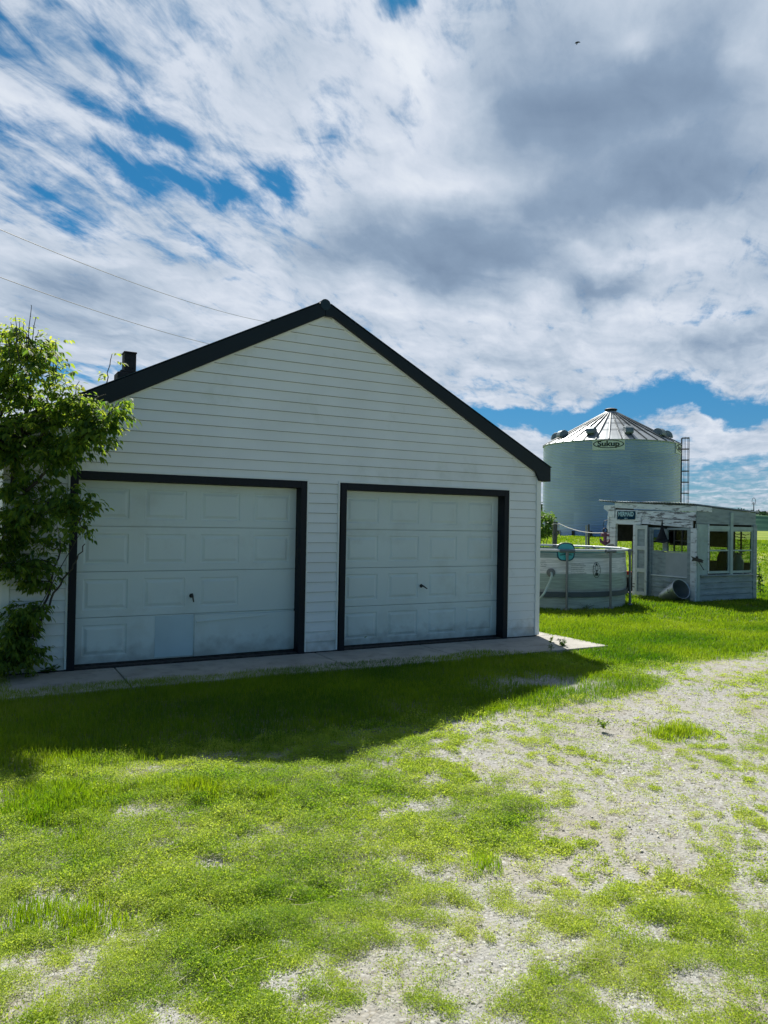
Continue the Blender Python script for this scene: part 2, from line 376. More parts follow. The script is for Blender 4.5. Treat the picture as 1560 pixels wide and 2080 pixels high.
# numpy noise
def vnoise(x, y, seed=0):
    xi = np.floor(x).astype(np.int64); yi = np.floor(y).astype(np.int64); fx = x - xi; fy = y - yi
    def h(a, b):
        n = (a * 374761393 + b * 668265263 + seed * 1442695041) & 0xffffffff
        n = ((n ^ (n >> 13)) * 1274126177) & 0xffffffff
        return ((n ^ (n >> 16)) & 0xffff) / 65535.0
    u = fx * fx * (3 - 2 * fx); v = fy * fy * (3 - 2 * fy)
    return (h(xi, yi) * (1 - u) + h(xi + 1, yi) * u) * (1 - v) + (h(xi, yi + 1) * (1 - u) + h(xi + 1, yi + 1) * u) * v
def fbm(x, y, sc, oc=4, seed=0):
    t = 0; a = .5; s = 0
    for i in range(oc):
        t = t + a * vnoise(x * sc + 17.3 * i, y * sc - 9.1 * i, seed + i); s += a; a *= .5; sc *= 2.03
    return t / s
def sstep(a, b, x):
    t = np.clip((x - a) / (b - a), 0, 1); return t * t * (3 - 2 * t)

# ------------------------------------------------------------------ ground
def ground_z(x, y):
    x = np.asarray(x, float); y = np.asarray(y, float)
    r = np.hypot(x, y + 9.11)
    near = -.025 + .05 * (fbm(x, y, .55, 3, 3) - .5) + .025 * (fbm(x, y, 2.7, 3, 5) - .5)
    flat = (sstep(-2.2, -1.2, y) * sstep(2.5, 1.2, y) * sstep(9.4, 8.4, x) * sstep(-2, -.5, x))
    z = near * (1 - flat) + -.03 * flat
    z = z + 1.08 * sstep(22, 48, r) + .35 * (fbm(x, y, .03, 3, 8) - .5) * sstep(25, 60, r)
    z = z + 0.7 * sstep(70, 260, r) * 0 + 2.0 * (fbm(x, y, .006, 2, 9) - .62) * sstep(120, 500, r)
    return z
# bare gravel (+) and green (-) patches, centre and size read off the photograph and laid on the ground
def gpatch(px, py, rx, ry, w):
    c = at(px, py, z=0); a = at(px + rx, py, z=0) - c; b = (at(px, py + ry, z=0) - at(px, py - ry, z=0)) / 2
    M2 = np.linalg.inv(np.array([[a[0], b[0]], [a[1], b[1]]])); return (c[:2], M2, w)
BARE = [gpatch(*a) for a in [
    (1400, 1430, 190, 42, 1.0), (1270, 1470, 110, 22, .8), (1250, 1380, 110, 16, .5), (1050, 1540, 150, 36, 1.0), (1300, 1520, 180, 26, .7), (1450, 1560, 170, 50, 1.0),
    (1350, 1640, 260, 60, .85), (1230, 1720, 150, 45, .9), (1180, 1680, 90, 30, .3), (1090, 1780, 130, 40, .8), (900, 1860, 190, 50, .85), (880, 1920, 180, 40, .6), (650, 1970, 260, 40, .8),
    (420, 2050, 160, 34, .7), (1200, 1870, 160, 35, .55), (1500, 1700, 100, 60, .4), (50, 1565, 120, 30, 1.2), (60, 1820, 90, 36, .7), (310, 1640, 80, 14, .7),
    (640, 1550, 150, 16, .5), (60, 1730, 40, 16, .5), (1110, 1388, 130, 20, 1.1), (840, 1740, 70, 22, .7), (960, 1960, 120, 30, .4), (1290, 2030, 120, 28, .45), (1500, 2050, 90, 30, .7), (450, 1745, 60, 14, .5),
    (700, 2060, 120, 30, .4), (1480, 1940, 50, 24, .4), (870, 1620, 110, 20, .55), (1000, 1500, 130, 12, .3), (1300, 1275, 60, 8, .3)]]
GREEN = [gpatch(*a) for a in [
    (1030, 1630, 120, 42, 1.1), (560, 1760, 420, 150, .55), (900, 1590, 60, 26, .5), (170, 1950, 260, 90, .6), (1130, 1695, 70, 16, .7), (1370, 1486, 70, 18, .9), (1250, 1390, 60, 10, .5),
    (1450, 1870, 150, 45, .6), (1330, 1930, 160, 40, .5), (1100, 1975, 130, 40, .5), (860, 1967, 42, 24, 1.0), (1060, 1490, 150, 14, .6), (1190, 1420, 110, 14, .4), (1440, 2010, 60, 30, .3),
    (400, 1600, 130, 26, .9), (120, 1610, 120, 45, .9), (1315, 1610, 24, 9, .9), (1470, 1700, 40, 14, .5), (770, 1660, 120, 40, .3), (620, 1850, 200, 50, .4), (1000, 2020, 120, 40, .4), (1040, 1645, 70, 22, .4)]]
TALL = [gpatch(*a) for a in [
    (405, 1598, 130, 22, 1.1), (130, 1612, 115, 38, 1.0), (60, 1650, 90, 26, .7), (180, 1720, 50, 60, .8), (100, 1850, 170, 34, .9), (1370, 1484, 62, 16, 1.0), (990, 1750, 36, 20, .8), (70, 1510, 110, 18, .9),
    (560, 1620, 60, 30, .35), (1010, 1440, 60, 12, .5), (1470, 1830, 60, 20, .3), (860, 1967, 36, 18, .5), (1100, 1400, 60, 9, .5), (500, 1920, 60, 22, .3), (300, 1380, 320, 24, .45), (700, 1400, 300, 26, .6)]]
def field(x, y, L):
    t = np.zeros_like(x)
    for c, M2, w in L:
        dx = x - c[0]; dy = y - c[1]
        u = M2[0, 0] * dx + M2[0, 1] * dy; v = M2[1, 0] * dx + M2[1, 1] * dy
        t += w * np.exp(-(u * u + v * v))
    return t
SA = np.array([-.6, -3.3]); SB = np.array([6.9, -2.5])
def cover_fields(x, y):
    """0..1 green cover, and how much of it is lush lawn"""
    wx = x + .35 * (fbm(x, y, 1.1, 3, 21) - .5); wy = y + .35 * (fbm(x, y, 1.1, 3, 22) - .5)
    r = np.hypot(x, y + 9.11)
    lawn = sstep(-.35, .35, (wy - (-2.55 + .10 * (wx - 7))) + .5 * (fbm(x, y, .9, 3, 31) - .5)) * sstep(6.3, 7.3, wx)
    shadegrass = sstep(-3.9, -3.2, wy + .0 * wx) * sstep(7.4, 6.4, wx)
    lawn = np.maximum(lawn, .85 * shadegrass)
    lawn = np.maximum(lawn, sstep(15, 18, r))
    ua = .93 * x + .36 * y; va = -.36 * x + .93 * y          # along and across the wheel tracks
    n = .5 * fbm(x, y, .8, 4, 41) + .5 * fbm(ua * .30, va * 1.3, 1.0, 4, 47)
    right = sstep(-1.2, 1.6, (x * .877 - (y + 9.11) * .48) )            # the drive side is barer
    g = .60 - .14 * right + 1.1 * (n - .5) + .45 * (fbm(x, y, 2.6, 3, 43) - .5) + .6 * (fbm(ua * .45, va * 1.2, 2.4, 3, 48) - .5) - .50 * field(wx, wy, BARE) + .30 * field(wx, wy, GREEN)
    g = g * (1 - lawn) + lawn * (.93 - .8 * np.clip(field(wx, wy, BARE[17:18] + BARE[21:22]) if False else field(wx, wy, BARE[21:22]), 0, 1) + .25 * (fbm(x, y, 1.6, 3, 46) - .5))
    return np.clip(g, 0, 1), lawn

def axis(lo, hi, c0, c1, step, growth):
    a = list(np.arange(c0, c1 + step * .5, step)); s = step; x = a[-1]
    while x < hi: s *= growth; x += s; a.append(x)
    s = step; x = a[0]; pre = []
    while x > lo: s *= growth; x -= s; pre.append(x)
    return np.array(pre[::-1] + a)
gx = axis(-2500, 2500, -2.5, 13, .06, 1.09); gy = axis(-2500, 2500, -7.6, 3.5, .06, 1.09)
X, Y = np.meshgrid(gx, gy); Z = ground_z(X, Y)
ng, nl = cover_fields(X, Y)
near = np.exp(-((np.hypot(X, Y + 9.1) / 14) ** 4))
Z = Z - near * 0.008 * (1 - ng)
V = np.stack([X, Y, Z], -1).reshape(-1, 3); nx, ny = len(gx), len(gy)
idx = np.arange(nx * ny).reshape(ny, nx)
F = np.stack([idx[:-1, :-1], idx[:-1, 1:], idx[1:, 1:], idx[1:, :-1]], -1).reshape(-1, 4)
GM = bpy.data.materials.new('ground_soil_gravel_grass'); GM.use_nodes = True
def ground_material(M):
    t = M.node_tree; b = t.nodes['Principled BSDF']; b.inputs['Roughness'].default_value = .95; b.inputs['Specular IOR Level'].default_value = .15
    L_ = t.links.new; nn = t.nodes.new
    tcn = nn('ShaderNodeTexCoord')
    def nz(sc, det=6, rough=.6):
        n = nn('ShaderNodeTexNoise'); n.inputs['Scale'].default_value = sc; n.inputs['Detail'].default_value = det; n.inputs['Roughness'].default_value = rough; L_(tcn.outputs['Object'], n.inputs['Vector']); return n.outputs['Fac']
    def ramp(f, stops):
        r = nn('ShaderNodeValToRGB'); L_(f, r.inputs[0]); e = r.color_ramp.elements
        e[0].position, e[0].color = stops[0][0], (*stops[0][1], 1); e[1].position, e[1].color = stops[-1][0], (*stops[-1][1], 1)
        for p, c in stops[1:-1]: k = e.new(p); k.color = (*c, 1)
        return r.outputs[0]
    def mix(f, a, c, mode='MIX'):
        x = nn('ShaderNodeMix'); x.data_type = 'RGBA'; x.blend_type = mode
        if isinstance(f, float): x.inputs[0].default_value = f
        else: L_(f, x.inputs[0])
        for s_, q in ((6, a), (7, c)):
            if isinstance(q, tuple): x.inputs[s_].default_value = (*q, 1)
            else: L_(q, x.inputs[s_])
        return x.outputs[2]
    def mr(f, a, c, lo=0., hi=1.):
        r = nn('ShaderNodeMapRange'); L_(f, r.inputs[0]); r.inputs[1].default_value = a; r.inputs[2].default_value = c; r.inputs[3].default_value = lo; r.inputs[4].default_value = hi; return r.outputs[0]
    vo = nn('ShaderNodeTexVoronoi'); vo.inputs['Scale'].default_value = 55; L_(tcn.outputs['Object'], vo.inputs['Vector']); vo.inputs['Randomness'].default_value = 1
    vs = nn('ShaderNodeSeparateColor'); L_(vo.outputs['Color'], vs.inputs[0])
    stone = ramp(vs.outputs[0], [(0, (.13, .127, .115)), (.25, (.28, .277, .253)), (.65, (.39, .387, .362)), (.92, (.48, .477, .453)), (1, (.66, .655, .63))])
    edge = mr(vo.outputs['Distance'], .35, .95); stone = mix(edge, stone, (.22, .20, .15))
    fine_ = ramp(nz(160, 3, .7), [(.3, (.20, .197, .178)), (.55, (.37, .367, .34)), (.75, (.51, .505, .48))])
    gravel = mix(mr(nz(14, 4), .40, .60), fine_, stone)
    dirt = ramp(nz(30, 8, .7), [(.3, (.20, .18, .14)), (.7, (.40, .365, .30))])
    gravel = mix(mr(nz(1.1, 5), .46, .68, 0, .75), gravel, dirt)
    at_ = nn('ShaderNodeAttribute'); at_.attribute_name = 'green'
    turf = ramp(nz(38, 6, .7), [(.3, (.035, .045, .014)), (.55, (.10, .12, .03)), (.8, (.28, .28, .16))])
    gm = nn('ShaderNodeMath'); gm.operation = 'ADD'; L_(at_.outputs['Fac'], gm.inputs[0]); L_(mr(nz(24, 5, .65), .3, .7, -.3, .3), gm.inputs[1])
    c = mix(mr(gm.outputs[0], .45, .85, 0, .85), gravel, turf)
    # farther off the sward closes and reads as bands of cut hay and green
    far = nn('ShaderNodeAttribute'); far.attribute_name = 'far'
    mp = nn('ShaderNodeMapping'); L_(tcn.outputs['Object'], mp.inputs[0]); mp.inputs['Rotation'].default_value = (0, 0, R(28)); mp.inputs['Scale'].default_value = (.25, 1, 1)
    n2 = nn('ShaderNodeTexNoise'); n2.inputs['Scale'].default_value = .22; n2.inputs['Detail'].default_value = 8; L_(mp.outputs[0], n2.inputs['Vector'])
    field_ = ramp(n2.outputs['Fac'], [(.35, (.11, .18, .015)), (.52, (.20, .26, .03)), (.66, (.32, .32, .10)), (.8, (.18, .23, .03))])
    c = mix(far.outputs['Fac'], c, field_)
    L_(c, b.inputs['Base Color'])
    bm = nn('ShaderNodeBump'); bm.inputs['Strength'].default_value = .7; bm.inputs['Distance'].default_value = .007
    s_ = nn('ShaderNodeMath'); s_.operation = 'SUBTRACT'; L_(nz(70, 5, .7), s_.inputs[0]); L_(vo.outputs['Distance'], s_.inputs[1])
    L_(s_.outputs[0], bm.inputs['Height']); L_(bm.outputs[0], b.inputs['Normal'])
ground_material(GM)
g = npmesh('ground', V, F, GM, smooth=True); tag(g, kind='structure')
for nm, val in (('green', ng.ravel()), ('far', sstep(19, 30, np.hypot(X, Y + 9.11)).ravel())):
    a = g.data.attributes.new(nm, 'FLOAT', 'POINT'); a.data.foreach_set('value', val.astype(np.float32))

# hills on the horizon
def hills():
    na, nr = 900, 26
    A = np.linspace(0, 2 * np.pi, na, endpoint=False); Rr = np.linspace(420, 1500, nr)
    AA, RR = np.meshgrid(A, Rr); x = np.sin(AA) * RR; y = np.cos(AA) * RR
    prof = 16 + 22 * fbm(np.cos(AA) * 3 + 5, np.sin(AA) * 3 + 5, 1.1, 4, 61)
    z = -3 + sstep(420, 1150, RR) * prof * .98 + 5 * (fbm(x, y, .006, 4, 62) - .5) * sstep(420, 600, RR)
    z[-1] = -10
    V = np.stack([x, y - 9.1, z], -1).reshape(-1, 3); i = np.arange(na * nr).reshape(nr, na); j = np.roll(i, -1, axis=1)
    F = np.stack([i[:-1], j[:-1], j[1:], i[1:]], -1).reshape(-1, 4)
    M = bpy.data.materials.new('wooded_hills'); M.use_nodes = True; t = M.node_tree; b = t.nodes['Principled BSDF']; b.inputs['Roughness'].default_value = 1; b.inputs['Specular IOR Level'].default_value = 0
    tcn = t.nodes.new('ShaderNodeTexCoord'); n = t.nodes.new('ShaderNodeTexNoise'); n.inputs['Scale'].default_value = .009; n.inputs['Detail'].default_value = 9; n.inputs['Roughness'].default_value = .62
    mp = t.nodes.new('ShaderNodeMapping'); mp.inputs['Scale'].default_value = (.7, .7, 7); t.links.new(tcn.outputs['Object'], mp.inputs[0]); t.links.new(mp.outputs[0], n.inputs['Vector'])
    r = t.nodes.new('ShaderNodeValToRGB'); t.links.new(n.outputs['Fac'], r.inputs[0]); e = r.color_ramp.elements
    e[0].position = .40; e[0].color = (.012, .035, .028, 1); e[1].position = .62; e[1].color = (.10, .17, .10, 1)
    k = e.new(.50); k.color = (.025, .06, .045, 1)
    t.links.new(r.outputs[0], b.inputs['Base Color'])
    return tag(npmesh('hills', V, F, M, smooth=True), kind='structure')
hills()

# ------------------------------------------------------------------ leaves, tufts, blades (vectorised)
def quads_leaf(P, D_, Nn, L_, Wd):
    """rhombus leaf: base P, direction D_, width dir = D x N"""
    n = len(P); Wv = np.cross(D_, Nn); Wv /= (np.linalg.norm(Wv, axis=1, keepdims=True) + 1e-9)
    L_ = L_[:, None]; Wd = Wd[:, None]
    V = np.stack([P, P + D_ * L_ * .45 + Wv * Wd * .5, P + D_ * L_, P + D_ * L_ * .45 - Wv * Wd * .5], 1).reshape(-1, 3)
    F = np.arange(4 * n).reshape(-1, 4); return V, F
def rnd_dir(n, up=.0):
    v = np.random.normal(size=(n, 3)); v[:, 2] += up; return v / np.linalg.norm(v, axis=1, keepdims=True)
def in_view(x, y, margin=1.25, zref=0.0):
    q = np.stack([x, y, np.full_like(x, zref)], -1) - CAM; d = q @ CF; l = (q @ CR) / np.maximum(d, .01); u = (q @ CU) / np.maximum(d, .01)
    return (d > .8) & (np.abs(l) < .5197 * margin + .25 / np.maximum(d, 1)) & (u > -.693 * margin - .2)
def scatter(n, dlo, dhi, margin=1.25):
    """random ground points, area-uniform in the viewed wedge between two distances"""
    d = np.sqrt(np.random.uniform(dlo ** 2, dhi ** 2, n)); l = np.random.uniform(-.52 * margin, .52 * margin, n) * d
    return l * .877 + d * .4804, -9.1094 - l * .4804 + d * .877, d
def open_ground(x, y):
    ok = ~((x > .2) & (x < 7.85) & (y > -.02) & (y < 8))                      # garage
    ok &= ~((x > .3) & (x < 8.17 - .12 * fbm(x, y, 4, 2, 90)) & (y > -.72 - .30 * fbm(x, y, 1.7, 3, 91) - .35 * sstep(6.2, 7.2, x)) & (y < .4))    # concrete
    ok &= ~((np.hypot(x - 11.59, y - 4.49) < 1.98))
    ok &= ~((x > 15.02) & (x < 17.2) & (y > 2.78) & (y < 5.4))
    return ok
def cat(parts):
    Vs, Fs, Ts = [], [], []; o = 0
    for V, F, T in parts:
        Vs.append(V); Fs.append(F + o); Ts.append(T); o += len(V)
    return np.concatenate(Vs), np.concatenate(Fs), np.concatenate(Ts)
def tufts(x, y, size, height, leaves, leaf, t0):
    n = len(x); k = leaves
    X0 = np.repeat(x, k); Y0 = np.repeat(y, k); s = np.repeat(size, k); h = np.repeat(height, k); tt = np.repeat(t0, k)
    a = np.random.uniform(0, 2 * np.pi, n * k); rr = np.sqrt(np.random.uniform(0, 1, n * k)); lx = X0 + np.cos(a) * rr * s; ly = Y0 + np.sin(a) * rr * s
    lz = ground_z(lx, ly) + h * (1 - rr ** 2 * .8) * np.random.uniform(.45, 1, n * k)
    P = np.stack([lx, ly, lz], -1); Dr = np.stack([np.cos(a) , np.sin(a), np.random.uniform(-.1, .9, n * k)], -1) + np.random.normal(size=(n * k, 3)) * .5
    Dr /= np.linalg.norm(Dr, axis=1, keepdims=True); Nn = rnd_dir(n * k, 1.5)
    Lf = np.repeat(leaf, k) * np.random.uniform(.6, 1.5, n * k)
    V, F = quads_leaf(P, Dr, Nn, Lf, Lf * np.random.uniform(.35, .6, n * k))
    return V, F, np.clip(tt + np.random.normal(0, .10, n * k), 0, 1)
def blades(x, y, h, w, t0, lean=.35, per=1, spread=.02):
    n = len(x) * per; x = np.repeat(x, per) + np.random.normal(0, spread, n); y = np.repeat(y, per) + np.random.normal(0, spread, n)
    h = np.repeat(h, per) * np.random.uniform(.5, 1.25, n); w = np.repeat(w, per); tt = np.repeat(t0, per)
    a = np.random.uniform(0, 2 * np.pi, n); ln = np.abs(np.random.normal(0, lean, n))
    z = ground_z(x, y) - .004; P = np.stack([x, y, z], -1); d1 = np.stack([np.cos(a) * ln * .4, np.sin(a) * ln * .4, np.ones(n)], -1); d2 = np.stack([np.cos(a) * ln * 1.6, np.sin(a) * ln * 1.6, np.ones(n) * (1 - .25 * ln)], -1)
    b = a + np.random.normal(1.57, .5, n); Wv = np.stack([np.cos(b), np.sin(b), np.zeros(n)], -1) * w[:, None] * .5
    M_ = P + d1 * h[:, None] * .5; T = M_ + d2 * h[:, None] * .5
    V = np.stack([P - Wv, P + Wv, M_ + Wv * .8, M_ - Wv * .8, T + Wv * .12, T - Wv * .12], 1).reshape(-1, 3)
    i = np.arange(n)[:, None] * 6; F = np.concatenate([i + np.array([[0, 1, 2, 3]]), i + np.array([[3, 2, 4, 5]])]); tt = np.clip(tt + np.random.normal(0, .14, n), 0, 1)
    return V, F, np.concatenate([tt, tt])
def grow():
    # 1. low weeds and clover over the drive
    parts = []
    for (n, a, b, k, ls) in ((34000, 1.9, 3.6, 34, .0068), (52000, 3.6, 6.2, 26, .0088), (46000, 6.2, 10.5, 16, .0125)):
        x, y, d = scatter(n, a, b); g_, lw = cover_fields(x, y)
        loc = .6 * fbm(x, y, 9.5, 2, 91) + .4 * fbm(x, y, 24, 2, 92)
        keep = (np.random.uniform(size=n) < .92 * sstep(-.06, .07, (g_ - .46) * .50 + 1.3 * (loc - .5)) + .07) & open_ground(x, y) & (lw < .75) & in_view(x, y)
        x, y, g_ = x[keep], y[keep], g_[keep]; m_ = len(x)
        t0 = np.clip(.05 + .5 * fbm(x, y, 1.4, 3, 51) + .45 * (fbm(x, y, 7, 2, 58) - .4) + .35 * (1 - g_) + np.random.normal(0, .10, m_), 0, .98)
        big = np.random.uniform(size=m_) ** 4; hm = .06 + 3.0 * np.clip(fbm(x, y, 6.5, 2, 95) - .30, 0, 1)
        parts.append(tufts(x, y, (.016 + .026 * np.random.uniform(size=m_) + .035 * big) * (.7 + .6 * g_), (.008 + .055 * g_ * np.random.uniform(.3, 1.5, m_)) * hm + .02 * big, k, ls * (.85 + .35 * big + .3 * (fbm(x, y, 2.1, 2, 96) > .58)), t0))
    V, F, T = cat(parts); tag(npmesh('low_weeds', V, F, MT['clover'], tint=T), 'bright green low weeds creeping over the gravel drive', 'weeds', kind='stuff')
    # 2. taller grass in patches
    parts = []
    for (n, a, b) in ((26000, 1.9, 5), (60000, 5, 9.5)):
        x, y, d = scatter(n, a, b); f_ = field(x, y, TALL); g_, lw = cover_fields(x, y)
        f_ = f_ * (.5 + fbm(x, y, 4, 3, 55)) - .22
        keep = (np.random.uniform(size=n) < np.clip(f_, 0, 1) + .015 * (g_ > .5)) & open_ground(x, y) & in_view(x, y); x, y, d, f_ = x[keep], y[keep], d[keep], f_[keep]
        m_ = len(x); t0 = np.clip(.2 + .65 * fbm(x, y, .9, 2, 52), 0, 1)
        parts.append(blades(x, y, .040 + .055 * np.clip(f_, 0, 1), .0020 + .0005 * d, t0, .5, 9, .03))
    V, F, T = cat(parts); tag(npmesh('tall_grass', V, F, MT['tall'], tint=T), 'taller grass growing in patches on the drive', 'grass', kind='stuff')
    # 3. lawn
    parts = []
    for (n, a, b, per, w, h) in ((50000, 5, 9, 6, .0045, .060), (70000, 9, 14, 6, .007, .062), (60000, 14, 22, 5, .011, .07), (40000, 22, 46, 4, .024, .09)):
        x, y, d = scatter(n, a, b, 1.1 if a > 20 else 1.25); g_, lw = cover_fields(x, y)
        keep = (np.random.uniform(size=n) < lw * np.clip(g_ * 1.25 - .15, 0, 1)) & open_ground(x, y) & in_view(x, y); x, y = x[keep], y[keep]; m_ = len(x)
        t0 = np.clip(-.15 + 1.15 * fbm(x, y, .9, 4, 53) + .06 * np.random.normal(size=m_), 0, 1)
        parts.append(blades(x, y, np.full(m_, h) * (.6 + .9 * fbm(x, y, 1.3, 3, 54)), np.full(m_, w), t0, .45, per, .03))
    V, F, T = cat(parts); tag(npmesh('lawn_grass', V, F, MT['lawn'], tint=T), 'lush lawn grass in front of and beside the garage', 'grass', kind='stuff')
    # 4. dry stalks lying about
    x, y, d = scatter(5200, 2, 9); keep = open_ground(x, y) & in_view(x, y); x, y = x[keep], y[keep]; n = len(x)
    a = np.random.uniform(0, 2 * np.pi, n); P = np.stack([x, y, ground_z(x, y) + np.random.uniform(.003, .03, n)], -1)
    V, F = quads_leaf(P, np.stack([np.cos(a), np.sin(a), np.random.normal(0, .12, n)], -1), rnd_dir(n, 3), np.random.gamma(2, .018, n) + .01, np.full(n, .0032))
    tag(npmesh('dry_straw', V, F, MT['dry'], tint=np.random.uniform(size=n)), 'bits of dry straw scattered over the drive', 'straw', kind='stuff')
    # 5. loose stones on the gravel
    x, y, d = scatter(26000, 1.9, 9); g_, lw = cover_fields(x, y); keep = (g_ < .55) & open_ground(x, y) & in_view(x, y); x, y, d = x[keep], y[keep], d[keep]; n = len(x)
    o = np.array([[1, 0, 0], [-.5, .87, 0], [-.5, -.87, 0], [.1, .1, .75], [0, 0, -.5]]); s = np.random.gamma(2.2, .0012, n) + .0015
    rot = np.random.uniform(0, 6.28, n); c, s_ = np.cos(rot)[:, None], np.sin(rot)[:, None]; jit = 1 + np.random.uniform(-.35, .35, (n, 5, 3)); q = o[None] * jit
    V = np.stack([q[..., 0] * c - q[..., 1] * s_, q[..., 0] * s_ + q[..., 1] * c, q[..., 2]], -1) * s[:, None, None] + np.stack([x, y, ground_z(x, y) - .004], -1)[:, None]
    V = V.reshape(-1, 3); f = np.array([[0, 1, 3], [1, 2, 3], [2, 0, 3], [1, 0, 4], [2, 1, 4], [0, 2, 4]]); F = (np.arange(n)[:, None, None] * 5 + f[None]).reshape(-1, 3)
    st = mat('pebble', (.50, .47, .40), .85, var=.4, vscale=25)
    tag(npmesh('pebbles', V, F, st), 'small pale pebbles loose on the gravel drive', 'pebbles', kind='stuff')
grow()

# ------------------------------------------------------------------ pavement
pv = MB()
for (x0, x1, y0, y1) in ((.0, 1.42, -1.15, -.02), (1.435, 3.96, -1.15, -.02), (3.975, 5.60, -1.17, -.02), (5.615, 8.16, -1.15, -.02), (7.83, 8.13, -.005, .45), (7.83, 8.13, .465, 1.6), (7.83, 8.13, 1.615, 2.9)):
    pv.box((x0, y0, -.14), (x1, y1, .0))
tag(pv.build('pavement', MT['concrete'], bevel=.008), kind='structure')

# ------------------------------------------------------------------ garage
XL, XR, XC, ZE = .24, 7.785, 4.0, 2.50
SLO = .524; SLT = .513; ZA = 4.705
G = thing('garage', 'white two-door garage with lap siding and a black edged gable roof', 'garage', (XC, 0, 0))
def sidcourses(mb, halfspan, holes, plane_y, z0, z1, top, d=.021, exp=.132, face='-y'):
    z = z0
    while z < z1 - 1e-4:
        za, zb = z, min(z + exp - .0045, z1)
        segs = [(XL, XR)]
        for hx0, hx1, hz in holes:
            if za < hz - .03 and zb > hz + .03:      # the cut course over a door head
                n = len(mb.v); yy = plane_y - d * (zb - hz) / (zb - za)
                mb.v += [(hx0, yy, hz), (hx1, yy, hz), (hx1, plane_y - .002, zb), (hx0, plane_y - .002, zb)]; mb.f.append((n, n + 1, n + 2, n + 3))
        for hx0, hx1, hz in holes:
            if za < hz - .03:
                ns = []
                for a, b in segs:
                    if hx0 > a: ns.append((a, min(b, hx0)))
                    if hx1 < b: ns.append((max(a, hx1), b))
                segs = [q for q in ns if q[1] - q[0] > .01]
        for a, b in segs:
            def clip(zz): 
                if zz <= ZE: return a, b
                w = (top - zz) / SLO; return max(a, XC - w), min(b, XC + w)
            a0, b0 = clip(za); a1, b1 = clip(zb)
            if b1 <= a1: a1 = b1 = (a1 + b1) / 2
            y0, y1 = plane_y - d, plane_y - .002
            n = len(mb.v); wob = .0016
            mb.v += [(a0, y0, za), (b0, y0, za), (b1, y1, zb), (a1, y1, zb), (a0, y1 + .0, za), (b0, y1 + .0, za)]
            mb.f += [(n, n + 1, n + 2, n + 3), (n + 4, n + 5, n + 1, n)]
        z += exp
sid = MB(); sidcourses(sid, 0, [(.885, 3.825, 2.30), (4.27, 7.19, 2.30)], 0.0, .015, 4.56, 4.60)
sid.build('siding', MT['siding'], G)
wl = MB()       # dark wall backing paints lap shadows in the siding gaps; then sides and back
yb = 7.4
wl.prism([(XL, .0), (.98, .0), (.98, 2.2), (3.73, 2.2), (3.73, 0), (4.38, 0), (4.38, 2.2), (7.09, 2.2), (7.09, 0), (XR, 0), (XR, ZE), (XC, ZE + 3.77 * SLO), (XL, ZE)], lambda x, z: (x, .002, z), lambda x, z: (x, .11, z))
wl.build('lap_shadow_backing', MT['darkpanel'], G)
wl = MB(); wl.prism([(XL, 0), (XR, 0), (XR, ZE), (XC, ZE + 3.77 * SLO), (XL, ZE)], lambda x, z: (x, yb - .1, z), lambda x, z: (x, yb, z)); wl.build('wall', MT['siding'], G)
for x0, x1, sgn in ((XL - .002, XL + .1, -1), (XR - .1, XR + .002, 1)):
    sw = MB(); z = .0
    xo = x0 if sgn < 0 else x1
    while z < ZE - .02:
        zb = min(z + .132, ZE); n = len(sw.v)
        sw.v += [(xo + sgn * .014, .03, z), (xo + sgn * .014, yb - .03, z), (xo, yb - .03, zb), (xo, .03, zb), (xo, .03, z), (xo, yb - .03, z)]
        sw.f += [(n, n + 1, n + 2, n + 3), (n + 4, n + 5, n + 1, n)]; z += .132
    sw.build('side_siding', MT['siding'], G)
for x0, x1 in ((XL - .02, XL + .07), (XR - .065, XR + .022)):
    MB().box((x0, -.034, .02), (x1, .05, 2.66 if x0 < 1 else 2.56)).build('corner_trim', MT['trimw'], G, bevel=.006)
# thin white channels round the door trim and under the rake
ch = MB()
for a, b in ((.885, 3.825), (4.27, 7.19)):
    ch.box((a - .004, -.030, .02), (a + .018, 0, 2.30)); ch.box((b - .018, -.030, .02), (b + .004, 0, 2.30)); ch.box((a + .019, -.029, 2.282), (b - .019, 0, 2.303))
for s in (-1, 1):
    a_, q_ = (XC + .12, .539) if s > 0 else (XC, SLO)
    ch.prism([(a_, 4.478), (XC + s * 3.70, 4.478 - abs(XC + s * 3.70 - a_) * q_), (XC + s * 3.70, 4.50 - abs(XC + s * 3.70 - a_) * q_), (a_, 4.50)], lambda x, z: (x, -.0285, z), lambda x, z: (x, -.001, z))
ch.build('channel_trim', MT['trimw'], G)
fd = MB(); fd.box((XL + .03, -.012, -.05), (XR - .02, .1, .018)); fd.build('foundation', MT['rust'], G)
